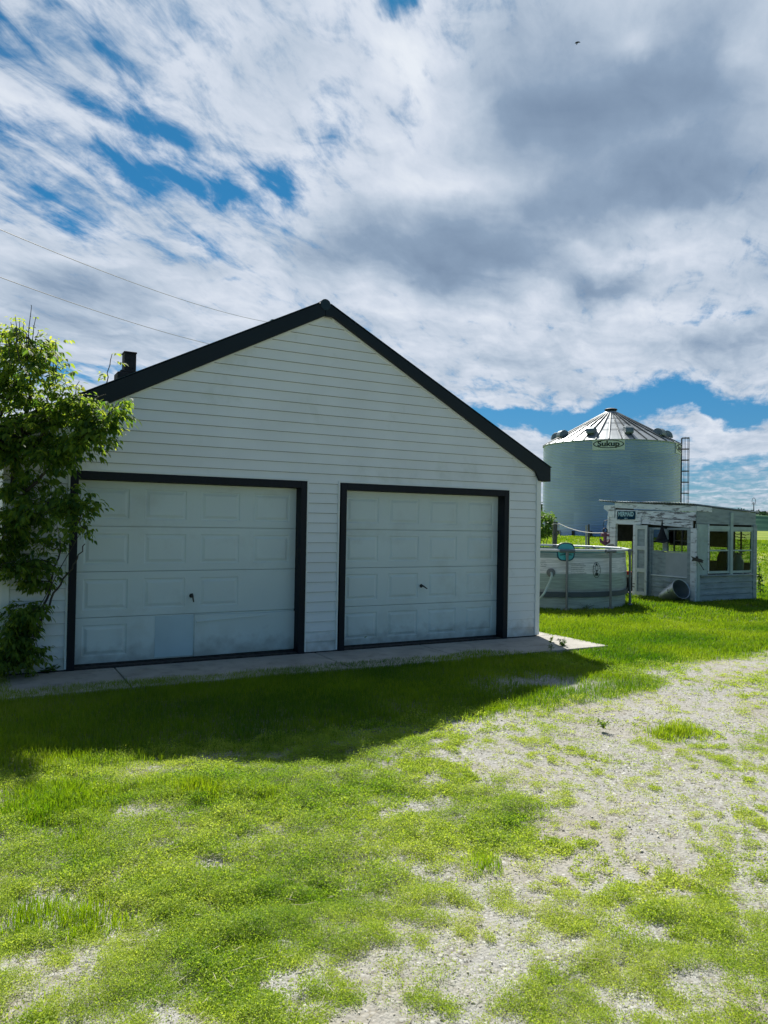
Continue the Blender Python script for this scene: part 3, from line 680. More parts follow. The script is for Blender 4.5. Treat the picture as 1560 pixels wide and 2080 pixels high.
# roof
def roofz(x): return ZA - .012 - abs(x - XC) * SLT
for s in (-1, 1):
    xe = XC + s * 3.97
    rf = MB(); rf.prism([(XC, roofz(XC)), (xe, roofz(xe)), (xe, roofz(xe) - .05), (XC, roofz(XC) - .055)], lambda x, z: (x, -.062, z), lambda x, z: (x, yb + .08, z))
    yy = .25
    while yy < yb:     # standing ribs of the metal roofing
        rf.prism([(XC + s * .1, roofz(XC + s * .1)), (xe, roofz(xe)), (xe, roofz(xe) + .018), (XC + s * .1, roofz(XC + s * .1) + .018)], lambda x, z: (x, yy - .012, z), lambda x, z: (x, yy + .012, z)); yy += .3
    rf.build('roof_slope', MT['roof'], G)
    fb = MB()
    P = [(XC, ZA), (XC + s * 3.96, ZA - 3.96 * SLT), (XC + s * 3.965, 2.447), (XC + s * 3.735, 2.45), (XC + s * 3.655, 2.592 if s > 0 else 2.575)] + ([(XC + .12, 4.497), (XC, 4.497)] if s > 0 else [(XC, 4.50)])
    fb.prism(P, lambda x, z: (x, -.075 - (.002 if s > 0 else 0), z), lambda x, z: (x, -.03, z))
    fb.build('rake_fascia', MT['black'], G, bevel=.012)
    ev = MB(); ev.box((XC + s * 3.955 - .012, -.028, 2.45), (XC + s * 3.955 + .012, yb + .07, 2.655)); ev.box((min(XC + s * 3.80, XC + s * 3.94), -.028, 2.452), (max(XC + s * 3.80, XC + s * 3.94), yb + .07, 2.47))
    ev.build('eave_fascia', MT['black'], G)
rc = MB(); rc.tube([(XC, -.082, ZA - .055), (XC, yb + .1, ZA - .055)], .075, 14); rc.build('ridge_cap', MT['roof'], G, smooth=True)
dr = MB()
for s in (-1, 1):
    dr.prism([(XC + s * .08, ZA + .001 - .08 * SLT), (XC + s * 3.97, ZA - 3.97 * SLT + .001), (XC + s * 3.97, ZA - 3.97 * SLT + .010), (XC + s * .08, ZA + .010 - .08 * SLT)], lambda x, z: (x, -.085, z), lambda x, z: (x, -.03, z))
dr.build('drip_edge', MT['galv'] if False else MT['roof'], G)
cm = MB(); cx_ = 2.02
cm.box((cx_ - .19, 2.9, 3.3), (cx_ + .19, 3.25, 4.02)); cm.box((cx_ - .14, 2.92, 4.02), (cx_ + .17, 3.23, 4.06)); cm.box((cx_ - .085, 2.95, 4.06), (cx_ + .095, 3.18, 4.33)); cm.box((cx_ - .095, 2.94, 4.33), (cx_ + .105, 3.19, 4.36))
tag(cm.build('chimney', MT['chimney'], G, bevel=.012))

# black door surrounds (casing and reveal) and sectional doors
def garage_door(x0, x1, damaged):
    tr = MB(); w = .088
    tr.box((x0 - w + .002, -.040, .0), (x0, .0, 2.28)); tr.box((x1, -.040, .0), (x1 + w - .002, .0, 2.28)); tr.box((x0 + .0005, -.0395, 2.188), (x1 - .0005, .0, 2.2795))
    tr.box((x0 - .012, .0005, .0), (x0 + .0, .15, 2.19)); tr.box((x1 - .0, .0005, .0), (x1 + .012, .15, 2.19)); tr.box((x0, .0005, 2.19), (x1, .15, 2.20))
    trim = tr.build('door_surround', MT['blackwood'], G, bevel=.003)
    zb, zt = .035, 2.185; h = (zt - zb) / 4; yd = .135
    def rel(mb, xs0, xs1, z0, z1, panels, yoff=0.0, shear=0.0):
        """flat sheet with raised panels pressed into it"""
        xc = sorted(set([xs0, xs1] + [q for p in panels for q in (p[0], p[1])])); zc = sorted(set([z0, z1] + [q for p in panels for q in (p[2], p[3])]))
        Yp = yd + yoff
        for i in range(len(xc) - 1):
            for j in range(len(zc) - 1):
                a, b, c, d = xc[i], xc[i + 1], zc[j], zc[j + 1]
                if any(p[0] <= a + 1e-6 and p[1] >= b - 1e-6 and p[2] <= c + 1e-6 and p[3] >= d - 1e-6 for p in panels): continue
                mb.add([(a, Yp, c), (b, Yp, c), (b, Yp, d), (a, Yp, d)], [(0, 1, 2, 3)])
        for a, b, c, d in panels:
            rings = [(0, 0), (.010, .008), (.026, .008), (.055, -.002), ]
            n = len(mb.v)
            for ins, dy in rings: mb.v += [(a + ins, Yp + dy, c + ins), (b - ins, Yp + dy, c + ins), (b - ins, Yp + dy, d - ins), (a + ins, Yp + dy, d - ins)]
            for k in range(3):
                for q in range(4):
                    i0 = n + k * 4 + q; i1 = n + k * 4 + (q + 1) % 4; mb.f.append((i0, i1, i1 + 4, i0 + 4))
            mb.f.append((n + 12, n + 13, n + 14, n + 15))
    D_ = bpy.data.objects.new('garage_door', None)
    for row in range(4):                       # 0 = bottom
        z0, z1 = zb + row * h + .003, zb + (row + 1) * h - .003
        mb = MB(); pw = .50; gap = (x1 - x0 - 4 * pw) / 4
        pan = []
        for c in range(4):
            a = x0 + gap / 2 + c * (pw + gap); pan.append((a, a + pw, z0 + .085, z1 - .085))
        if damaged and row == 0:
            rel(mb, x0, x0 + 1.40, z0, z1, pan[:1])
        elif damaged and row == 1:
            rel(mb, x0, x1, z0, z1, pan[:3])
        else: rel(mb, x0, x1, z0, z1, pan)
        # backing so that the sheet has thickness, and rolled joint edges
        mb.box((x0, yd + .016, z0), (x1, yd + .04, z1))
        if damaged and row == 0:
            xs = x0 + 1.40
            n = len(mb.v)     # bent sheet bolted over the lower right, creased along its top
            mb.prism([(xs, z0), (x1, z0 + .012), (x1, z1 - .02), (xs + .9, z1 - .03), (xs, z1 - .012)], lambda x, z: (x, yd - .012 - .010 * math.sin(max(0, x - xs) * 2.3), z), lambda x, z: (x, yd + .014, z))
            mb.prism([(xs + .02, z1 - .105), (xs + .95, z1 - .06), (xs + .95, z1 - .048), (xs + .02, z1 - .09)], lambda x, z: (x, yd - .030, z), lambda x, z: (x, yd - .008, z))
        o = mb.build('door_section', MT['door'], G); 
        if damaged and row == 0: o['label'] = 'dented bottom section with a flat patched sheet'
        yield o, x0, x1, yd, z0, z1
    return
for (x0, x1, dmg) in ((.99, 3.72, True), (4.39, 7.085, False)):
    secs = list(garage_door(x0, x1, dmg))
    # the four sections hang together: one garage_door part that carries them
    lead = MB(); lead.box((x0 + .002, .177, .03), (x1 - .002, .19, 2.188)); door = lead.build('garage_door', MT['door'], G)
    for o, *_ in secs: o.parent = door
    sl = MB(); sl.box((x0 + .005, .12, .004), (x1 - .005, .17, .036)); sl.build('bottom_seal', MT['rust'], door)
    if dmg:
        bp_ = MB(); bp_.box((x0 + .92, .131, .055), (x0 + 1.385, .1345, .56)); o = bp_.build('patch_panel', MT['doorblue'], door); o['label'] = 'bluish flat metal patch'
    hp = at(389, 1210, Y=.13) if dmg else at(856, 1190, Y=.13)
    hd = MB(); hx, hz = hp[0], hp[2]
    Mr = Matrix.Translation((hx, .135, hz)) @ Matrix.Rotation(R(90), 4, 'X')
    hd.lathe([(0, .012), (.022, .012), (.028, .0), (.028, -.01)], (0, 0, 0), 16, Mr); hd.tube([(hx, .14, hz), (hx, .075, hz)], .009, 8)
    ang = R(-80) if dmg else R(-32)
    dx, dz_ = math.cos(ang), math.sin(ang)
    hd.tube([(hx - dx * .035, .072, hz - dz_ * .035), (hx, .068, hz), (hx + dx * .075, .072, hz + dz_ * .075)], [.007, .011, .007], 8)
    hd.build('handle', MT['dkmetal'], door, smooth=True)

# ------------------------------------------------------------------ plants by parts
def stem_weed(base, h, nl, spread, name, label, cat_='weed', leaf=.06, seed=1, tip=.3, drop=.5, m='bushl', group=None, stems=1):
    rs = np.random.RandomState(seed); T = thing(name, label, cat_, tuple(base), group)
    st = MB(); P, Dv, Ls = [], [], []
    for k in range(stems):
        a = rs.uniform(0, 6.28); ln = rs.uniform(.2, 1) * spread * (1 if stems > 1 else .4); hh = h * rs.uniform(.7, 1)
        pts = [np.array(base) + np.array([math.cos(a) * ln * t ** 1.4, math.sin(a) * ln * t ** 1.4, hh * t]) for t in np.linspace(0, 1, 6)]
        st.tube(pts, [.006 * max(h, .3) * (1 - .7 * t) + .001 for t in np.linspace(0, 1, 6)], 5)
        for i in range(nl):
            t = rs.uniform(.08, 1) ** .8; j = min(int(t * 5), 4); p = pts[j] * (1 - (t * 5 - j)) + pts[j + 1] * (t * 5 - j) if t < 1 else pts[5]
            b = rs.uniform(0, 6.28); Dv.append([math.cos(b), math.sin(b), rs.uniform(-drop, .7)]); P.append(p); Ls.append(leaf * rs.uniform(.6, 1.3) * (1.2 - .6 * t))
    st.build('stem', MT['bark'], T)
    P, Dv, Ls = np.array(P), np.array(Dv), np.array(Ls); Dv /= np.linalg.norm(Dv, axis=1, keepdims=True)
    Nn = np.tile([0, 0, 1.], (len(P), 1)) + rs.normal(0, .4, (len(P), 3)); Nn /= np.linalg.norm(Nn, axis=1, keepdims=True)
    V, F = quads_leaf(P, Dv, Nn, Ls, Ls * .38)
    npmesh('leaves', V, F, MT[m], T, tint=rs.uniform(0, .9, len(F)))
    return T

# ------------------------------------------------------------------ tree at the left corner
def big_tree():
    rs = np.random.RandomState(11)
    base = np.array([.05, -.42, -.03]); T = thing('leafy_tree', 'young box elder tree with drooping leaves at the left corner of the garage', 'tree', tuple(base))
    tr = MB(); skel = []
    def limb(pts, r0, r1, n=7):
        pts = [np.array(p, float) for p in pts]; out = []
        for i in range(len(pts) - 1):
            for t in np.linspace(0, 1, 6, endpoint=False): out.append(pts[i] * (1 - t) + pts[i + 1] * t)
        out.append(pts[-1]); out = [o + rs.normal(0, .008, 3) * (i > 0) for i, o in enumerate(out)]
        tr.tube(out, [r0 + (r1 - r0) * i / (len(out) - 1) for i in range(len(out))], n); skel.extend(out[2:]); return out
    def p(px, py, dep): return at(px, py, dep=dep)
    b = p(38, 1366, 8.45)
    limb([b, p(60, 1300, 8.3), p(95, 1215, 8.2), p(122, 1120, 8.1)], .022, .008)
    limb([b + [.02, -.02, 0], p(75, 1290, 8.25), p(110, 1205, 8.1), p(150, 1150, 7.95), p(172, 1105, 7.9)], .018, .005)
    limb([p(20, 1375, 8.4), p(-5, 1250, 8.3), p(10, 1100, 8.2), p(30, 950, 8.1), p(60, 800, 8.0)], .05, .02)
    limb([p(0, 1375, 8.4), p(-60, 1200, 8.3), p(-80, 1000, 8.3), p(-60, 820, 8.2), p(-40, 680, 8.2)], .055, .02)
    limb([p(52, 1340, 8.4), p(50, 1260, 8.35), p(52, 1210, 8.3)], .006, .002, 5)
    limb([p(-5, 1120, 8.2), p(45, 1010, 8.0), p(95, 960, 7.85), p(150, 900, 7.7), p(215, 850, 7.6)], .024, .007)
    limb([p(30, 950, 8.1), p(90, 880, 7.9), p(160, 830, 7.8), p(215, 800, 7.75)], .018, .006)
    limb([p(45, 1010, 8.0), p(100, 1020, 7.8), p(150, 1045, 7.7), p(172, 1075, 7.65)], .010, .003)
    limb([p(-80, 1000, 8.3), p(-20, 880, 8.0), p(50, 760, 7.9), p(90, 700, 7.9)], .02, .006)
    limb([p(60, 800, 8.0), p(70, 740, 7.95), p(62, 690, 7.9)], .012, .004)
    skel_np = np.array(skel)
    # crown volume: lobes given by centre, radii and how many shoots
    lobes = [(20, 790, 8.0, 120, 110, .75, 120), (100, 850, 7.9, 75, 85, .5, 75), (0, 930, 8.1, 130, 130, .8, 110), (200, 870, 7.65, 48, 60, .28, 40), (150, 850, 7.75, 50, 45, .3, 26), (110, 930, 7.8, 60, 55, .4, 36),
             (165, 915, 7.7, 36, 34, .25, 16), (60, 1060, 8.0, 75, 75, .5, 48), (0, 1130, 8.1, 80, 90, .6, 46), (75, 1165, 8.15, 34, 40, .25, 14), (20, 1290, 8.3, 50, 70, .4, 34), (135, 1020, 7.7, 36, 34, .2, 12),
             (178, 1030, 7.62, 16, 22, .12, 4), (168, 1088, 7.62, 20, 14, .1, 4), (236, 830, 7.6, 26, 26, .14, 9), (40, 720, 7.9, 60, 45, .4, 30), (-100, 850, 8.3, 120, 180, .8, 80), (60, 1235, 8.25, 22, 26, .15, 7), (118, 985, 7.75, 40, 18, .2, 8), (20, 1250, 8.3, 40, 50, .3, 14), (0, 1330, 8.4, 50, 30, .4, 16), (66, 1330, 8.4, 20, 16, .2, 3)]
    P, Dv, Nv, Ls, Tt = [], [], [], [], []
    def leafset(q, out, young):
        k = 5 if rs.rand() < .65 else 3; axis_ = np.array([out[0], out[1], rs.uniform(-.3, .25)]) + rs.normal(0, .25, 3); axis_ /= np.linalg.norm(axis_)
        side = np.cross(axis_, [0, 0, 1.]); side /= np.linalg.norm(side) + 1e-9; ll = rs.uniform(.045, .090) * (.75 if young else 1)
        pet = rs.uniform(.05, .10)
        for j in range(k):
            s_ = pet + (j // 2) * .035; o = q + axis_ * s_; sg = 0 if j == k - 1 else (1 if j % 2 else -1)
            d = axis_ * (.55 if sg else 1) + side * sg * .8 + np.array([0, 0, -rs.uniform(.25, 1.1) * (.6 if young else 1)]); d /= np.linalg.norm(d)
            nn_ = np.array([0, 0, 1.]) + side * sg * .5 + rs.normal(0, .45, 3); P.append(o); Dv.append(d); Nv.append(nn_ / np.linalg.norm(nn_)); Ls.append(ll * rs.uniform(.8, 1.15)); Tt.append(young)
    for (px, py, dep, rx, ry, rd, cnt) in lobes:
        for _ in range(int(cnt * (.56 if py < 1000 else .85))):
            v = rs.normal(size=3); v /= np.linalg.norm(v); v *= abs(rs.normal(.62, .36))
            q = at(px + v[0] * rx, py + v[1] * ry, dep=dep + v[2] * rd)
            if q[1] > -.12 and q[2] < 2.7: q[1] = -.12 - rs.uniform(0, .3)
            i = np.argmin(((skel_np - q) ** 2).sum(1)); s0 = skel_np[i]; mid = (s0 + q) / 2 + np.array([0, 0, .08]) + rs.normal(0, .03, 3)
            pts = [s0 * (1 - t) ** 2 + 2 * mid * t * (1 - t) + q * t * t for t in np.linspace(0, 1, 5)]
            tr.tube(pts, [.005, .004, .0035, .0028, .0018], 4, cap=False)
            out = (q - s0); out = out / (np.linalg.norm(out) + 1e-6); hi = 1 if py < 900 else 0
            for j in range(rs.randint(7, 11)):
                t = rs.uniform(.35, 1.0); a = pts[int(t * 3.99)] ; bq = pts[int(t * 3.99) + 1]; w = t * 3.99 - int(t * 3.99)
                th = rs.uniform(0, 6.28); od = np.array([math.cos(th), math.sin(th), 0]) * .9 + out * .5
                leafset(a * (1 - w) + bq * w, od, 1.0 if rs.rand() < (.16 if hi else .04) else 0.0)
    # bare and budding shoots that stand above the crown
    extra = []
    for k in range(18):
        x0 = rs.uniform(-40, 125); y0 = 735 + max(0, x0 - 60) * .9 + rs.uniform(-10, 20); extra.append((x0, y0, x0 + rs.uniform(-6, 14), y0 - rs.uniform(40, 95), 7.9 + rs.uniform(-.3, .3), rs.uniform(.35, .8)))
    for (px, py, px2, py2, dep, leafy) in ((53, 740, 64, 622, 7.9, .15), (58, 730, 73, 645, 7.9, .1), (30, 740, 24, 655, 8, .7), (10, 740, 13, 670, 8, .8), (98, 830, 100, 735, 7.85, .5), (78, 730, 85, 700, 7.85, .9), (216, 780, 227, 717, 7.6, .8), (148, 810, 158, 777, 7.75, .8), (32, 700, 40, 680, 8, .6), (105, 770, 118, 740, 7.85, .8), (0, 730, -6, 640, 8, .6), (-30, 720, -34, 640, 8.1, .6), (30, 1320, 180, 1050, 8.05, .05)) + tuple(extra):
        a, b = at(px, py, dep=dep), at(px2, py2, dep=dep); pts = [a * (1 - t) + b * t + rs.normal(0, .006, 3) for t in np.linspace(0, 1, 6)]
        tr.tube(pts, [.006, .0055, .005, .0045, .004, .003], 5)
        for i in range(1, 6):
            for _ in range(2):
                if rs.rand() < leafy:
                    th = rs.uniform(0, 6.28); leafset(pts[i], np.array([math.cos(th), math.sin(th), .2]), 1.0)
                else:
                    th = rs.uniform(0, 6.28); tr.tube([pts[i], pts[i] + np.array([math.cos(th) * .012, math.sin(th) * .012, .012])], [.004, .001], 4)
    tr.build('trunk', MT['bark'], T)
    P, Dv, Nv, Ls, Tt = map(np.array, (P, Dv, Nv, Ls, Tt)); n = len(P)
    Wv = np.cross(Dv, Nv); Wv /= np.linalg.norm(Wv, axis=1, keepdims=True) + 1e-9; Up = np.cross(Wv, Dv); L1 = Ls[:, None]; w = L1 * rs.uniform(.20, .30, (n, 1)); dr_ = np.array([0, 0, -1.])[None]
    c0 = P; c1 = P + Dv * L1 * .35; c2 = P + Dv * L1 * .72 + dr_ * L1 * .06; c3 = P + Dv * L1 + dr_ * L1 * .2; up = Up * L1 * .07
    V = np.stack([c0, c1, c2, c3, c1 + Wv * w + up, c2 + Wv * w * .72 + up, c1 - Wv * w + up, c2 - Wv * w * .72 + up], 1).reshape(-1, 3)
    i = np.arange(n)[:, None] * 8
    F = np.concatenate([i + [[0, 4, 5, 1]], i + [[1, 5, 3, 2]], i + [[0, 1, 7, 6]], i + [[1, 2, 3, 7]]])
    tt = np.clip(rs.uniform(0, .75, n) * (1 - Tt) + Tt * rs.uniform(.7, 1, n), 0, 1); tt = np.concatenate([tt] * 4)
    npmesh('crown', V, F, MT['tree'], T, tint=tt)
big_tree()

# ------------------------------------------------------------------ grain bin
SC = LD((1238 - 780) / 1501 * 52, 52); SR = 4.60; SZ = 1.02; SE = 7.40; SP = 10.02
def grain_bin():
    c = (SC[0], SC[1], SZ)
    T = thing('grain_bin', 'corrugated galvanised grain bin with a ribbed conical roof behind the shed', 'grain bin', c)
    # corrugated wall in rings and sheets
    rings = 62; n = 120; Hh = SE - SZ; V = []; tnt = []
    steps = rings * 6 + 1
    A = np.linspace(0, 2 * np.pi, n, endpoint=False)
    zz = np.linspace(0, Hh, steps); rr = SR + .016 * np.cos(np.arange(steps) * 2 * np.pi / 6)
    V = np.stack([np.outer(rr, np.cos(A)) + SC[0], np.outer(rr, np.sin(A)) + SC[1], np.repeat(zz[:, None], n, 1) + SZ], -1).reshape(-1, 3)
    i = np.arange(steps * n).reshape(steps, n); j = np.roll(i, -1, axis=1); F = np.stack([i[:-1], j[:-1], j[1:], i[1:]], -1)
    rs = np.random.RandomState(4); sheet = rs.uniform(0, 1, (8, 12)); tn = np.zeros(F.shape[:2])
    for a in range(steps - 1):
        k = int(a / (steps - 1) * 7.999)
        for b in range(n): tn[a, b] = sheet[k, ((b + (k % 2) * 5) // 10) % 12]
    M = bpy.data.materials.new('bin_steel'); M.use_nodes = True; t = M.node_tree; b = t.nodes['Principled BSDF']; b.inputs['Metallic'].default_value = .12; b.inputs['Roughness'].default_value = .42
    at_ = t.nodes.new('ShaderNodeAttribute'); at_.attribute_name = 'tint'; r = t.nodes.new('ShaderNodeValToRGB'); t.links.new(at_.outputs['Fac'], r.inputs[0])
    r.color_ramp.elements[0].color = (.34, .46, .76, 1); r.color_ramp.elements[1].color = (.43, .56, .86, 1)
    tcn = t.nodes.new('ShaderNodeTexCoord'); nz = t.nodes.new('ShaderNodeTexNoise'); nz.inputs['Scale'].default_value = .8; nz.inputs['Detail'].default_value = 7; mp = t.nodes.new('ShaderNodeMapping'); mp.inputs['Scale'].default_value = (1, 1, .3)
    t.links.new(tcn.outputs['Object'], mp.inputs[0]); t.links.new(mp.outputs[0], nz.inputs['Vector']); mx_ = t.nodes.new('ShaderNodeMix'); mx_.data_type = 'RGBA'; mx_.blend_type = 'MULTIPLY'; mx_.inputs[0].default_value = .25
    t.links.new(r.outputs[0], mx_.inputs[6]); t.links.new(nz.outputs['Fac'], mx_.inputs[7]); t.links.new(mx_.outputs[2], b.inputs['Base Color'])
    npmesh('wall', V, F.reshape(-1, 4), M, T, tint=tn.ravel(), smooth=True)
    rm = mat('bin_roof_steel', (.30, .33, .35), .42, metal=.6, var=.15, vscale=1.2)
    rf = MB(); nseg = 36; r_top = .62; zt = SP - .36
    rf.lathe([(SR + .07, SE - .04), (SR + .07, SE), (SR * .5 + .3, (SE + zt) / 2 - .01), (r_top, zt)], (SC[0], SC[1], 0), 72)
    roof = rf.build('roof', rm, T)
    rb = MB()
    for k in range(nseg):
        a = 2 * math.pi * (k + .3) / nseg; ca, sa = math.cos(a), math.sin(a)
        q0 = Vector((SC[0] + (SR + .07) * ca, SC[1] + (SR + .07) * sa, SE + .02)); q1 = Vector((SC[0] + r_top * ca, SC[1] + r_top * sa, zt + .03))
        rb.tube([q0, q1], .045, 4)
    for fr in (.36, .62, .80):       # rows of lap seams round the roof
        rr_ = SR + .07 - (SR + .07 - r_top) * fr; z_ = SE + (zt - SE) * fr + .012
        rb.tube([(SC[0] + rr_ * math.cos(a), SC[1] + rr_ * math.sin(a), z_) for a in np.linspace(0, 2 * math.pi, 73)], .012, 4)
    rb.build('rib', mat('rib_steel', (.09, .11, .12), .6, metal=.3), roof)
    cp = MB(); cp.lathe([(r_top + .05, zt - .02), (r_top + .02, zt + .05), (.38, zt + .2), (.34, zt + .24), (0, zt + .24)], (SC[0], SC[1], 0), 36); cp.build('collar', rm, T, smooth=True)
    cp = MB(); cp.lathe([(.36, zt + .242), (.44, zt + .30), (.44, zt + .36), (.30, zt + .42), (0, zt + .43)], (SC[0], SC[1], 0), 32); cp.build('cap', MT['cast'], T, smooth=True)
    # direction towards the camera
    az0 = math.atan2(CAM[1] - SC[1], CAM[0] - SC[0])
    vm = mat('vent_steel', (.20, .24, .26), .5, metal=.6, var=.2)
    for a in (-81, -58, -19, 17, 56, 80, 110, 145, 180, 215, 250):
        # the camera sees a > 0 on the right
        th = az0 + R(a); ca, sa = math.cos(th), math.sin(th); rd = 3.72; zb = SE + (SR - rd) * (zt - SE) / (SR - r_top)
        o = Vector((SC[0] + rd * ca, SC[1] + rd * sa, zb)); out = Vector((ca, sa, 0)); sd_ = Vector((-sa, ca, 0)); up = Vector((0, 0, 1))
        vb = MB(); w = .26; prof = [(-.36, -.1), (-.36, .12), (-.30, .30), (-.16, .42), (.02, .46), (.18, .42), (.32, .30), (.38, .12), (.38, -.02), (.22, -.02), (.16, .08), (.16, -.34), (.0, -.2)]
        vb.prism(prof, lambda x, z: o + out * x + up * z - sd_ * w, lambda x, z: o + out * x + up * z + sd_ * w)
        vb.build('roof_vent', vm, T, bevel=.02)
    # maker's plate, bent round the wall
    def plate(a_c, nm):
        pw, ph = 2.02, .66; zc_ = SE - .36; rr_ = SR + .03
        def pt(u, v, d=0.0):
            th = az0 + R(a_c) + u / SR; return (SC[0] + (rr_ + d) * math.cos(th), SC[1] + (rr_ + d) * math.sin(th), zc_ + v)
        pb = MB(); ns = 14
        for k in range(ns):
            u0, u1 = -pw / 2 + pw * k / ns, -pw / 2 + pw * (k + 1) / ns
            pb.add([pt(u0, -ph / 2), pt(u1, -ph / 2), pt(u1, ph / 2), pt(u0, ph / 2), pt(u0, -ph / 2, -.015), pt(u1, -ph / 2, -.015), pt(u1, ph / 2, -.015), pt(u0, ph / 2, -.015)], [(0, 1, 2, 3), (7, 6, 5, 4), (0, 4, 5, 1), (3, 2, 6, 7)])
        pl = pb.build('sign_plate', MT['logopanel'], T)
        ov = MB(); N_ = 60; wv_ = []
        for k in range(N_ + 1):
            a = 2 * math.pi * k / N_; th_ = .035 if not (-.45 < math.sin(a) + .95 < .0) else .03
            for q in (1, 0): ov.v.append(pt((.96 - .07 * (1 - q)) * math.cos(a), .05 + (.275 - .05 * (1 - q)) * math.sin(a), .008))
        for k in range(N_): ov.f.append((2 * k, 2 * k + 1, 2 * k + 3, 2 * k + 2))
        ov.build('logo_ring', MT['ink'], pl)
        text_mesh('Sukup', .47, lambda x, y, z: pt(x, y + .05, .010), 'logo_letters', MT['ink'], pl, bold=.016, sx=1.20)
    plate(-1.5, 'a'); plate(76, 'b')
    # ladder and cage on the right side
    th = az0 + R(93); out = Vector((math.cos(th), math.sin(th), 0)); sd_ = Vector((-math.sin(th), math.cos(th), 0)); o = Vector((SC[0], SC[1], 0)) + out * (SR + .10)
    ld = MB()
    for s in (-.2, .2): ld.tube([o + sd_ * s + Vector((0, 0, SZ + .2)), o + sd_ * s + Vector((0, 0, SE + .55))], .028, 6)
    z = SZ + .4
    while z < SE + .5: ld.tube([o - sd_ * .2 + Vector((0, 0, z)), o + sd_ * .2 + Vector((0, 0, z))], .014, 5); z += .3
    lad = ld.build('ladder', MT['cast'], T)
    cg = MB()
    z = SZ + 1.6
    hoop = [(-.24, 0), (-.3, .2), (-.22, .42), (0, .5), (.22, .42), (.3, .2), (.24, 0)]
    while z < SE + .6:
        cg.tube([o + sd_ * a + out * b + Vector((0, 0, z)) for a, b in hoop], .026, 5); z += .76
    for a, b in hoop[1:-1]: cg.tube([o + sd_ * a + out * b + Vector((0, 0, SZ + 1.6)), o + sd_ * a + out * b + Vector((0, 0, SE + .58))], .014, 5)
    cg.build('safety_cage', MT['cast'], lad)
    ft = MB(); ft.lathe([(SR + .14, SZ - .5), (SR + .14, SZ - .0), (SR - .1, SZ + .02)], (SC[0], SC[1], 0), 64); ft.build('base_ring', MT['concrete'], T)
    for k in range(24):
        an = MB(); a = 2 * math.pi * k / 24; Mz = Matrix.Translation((SC[0], SC[1], SZ)) @ Matrix.Rotation(a, 4, 'Z'); an.box((SR + .012, -.09, .0), (SR + .09, .09, .42), Mz)
        an.build('anchor_bracket', MT['cast'], T)
grain_bin()

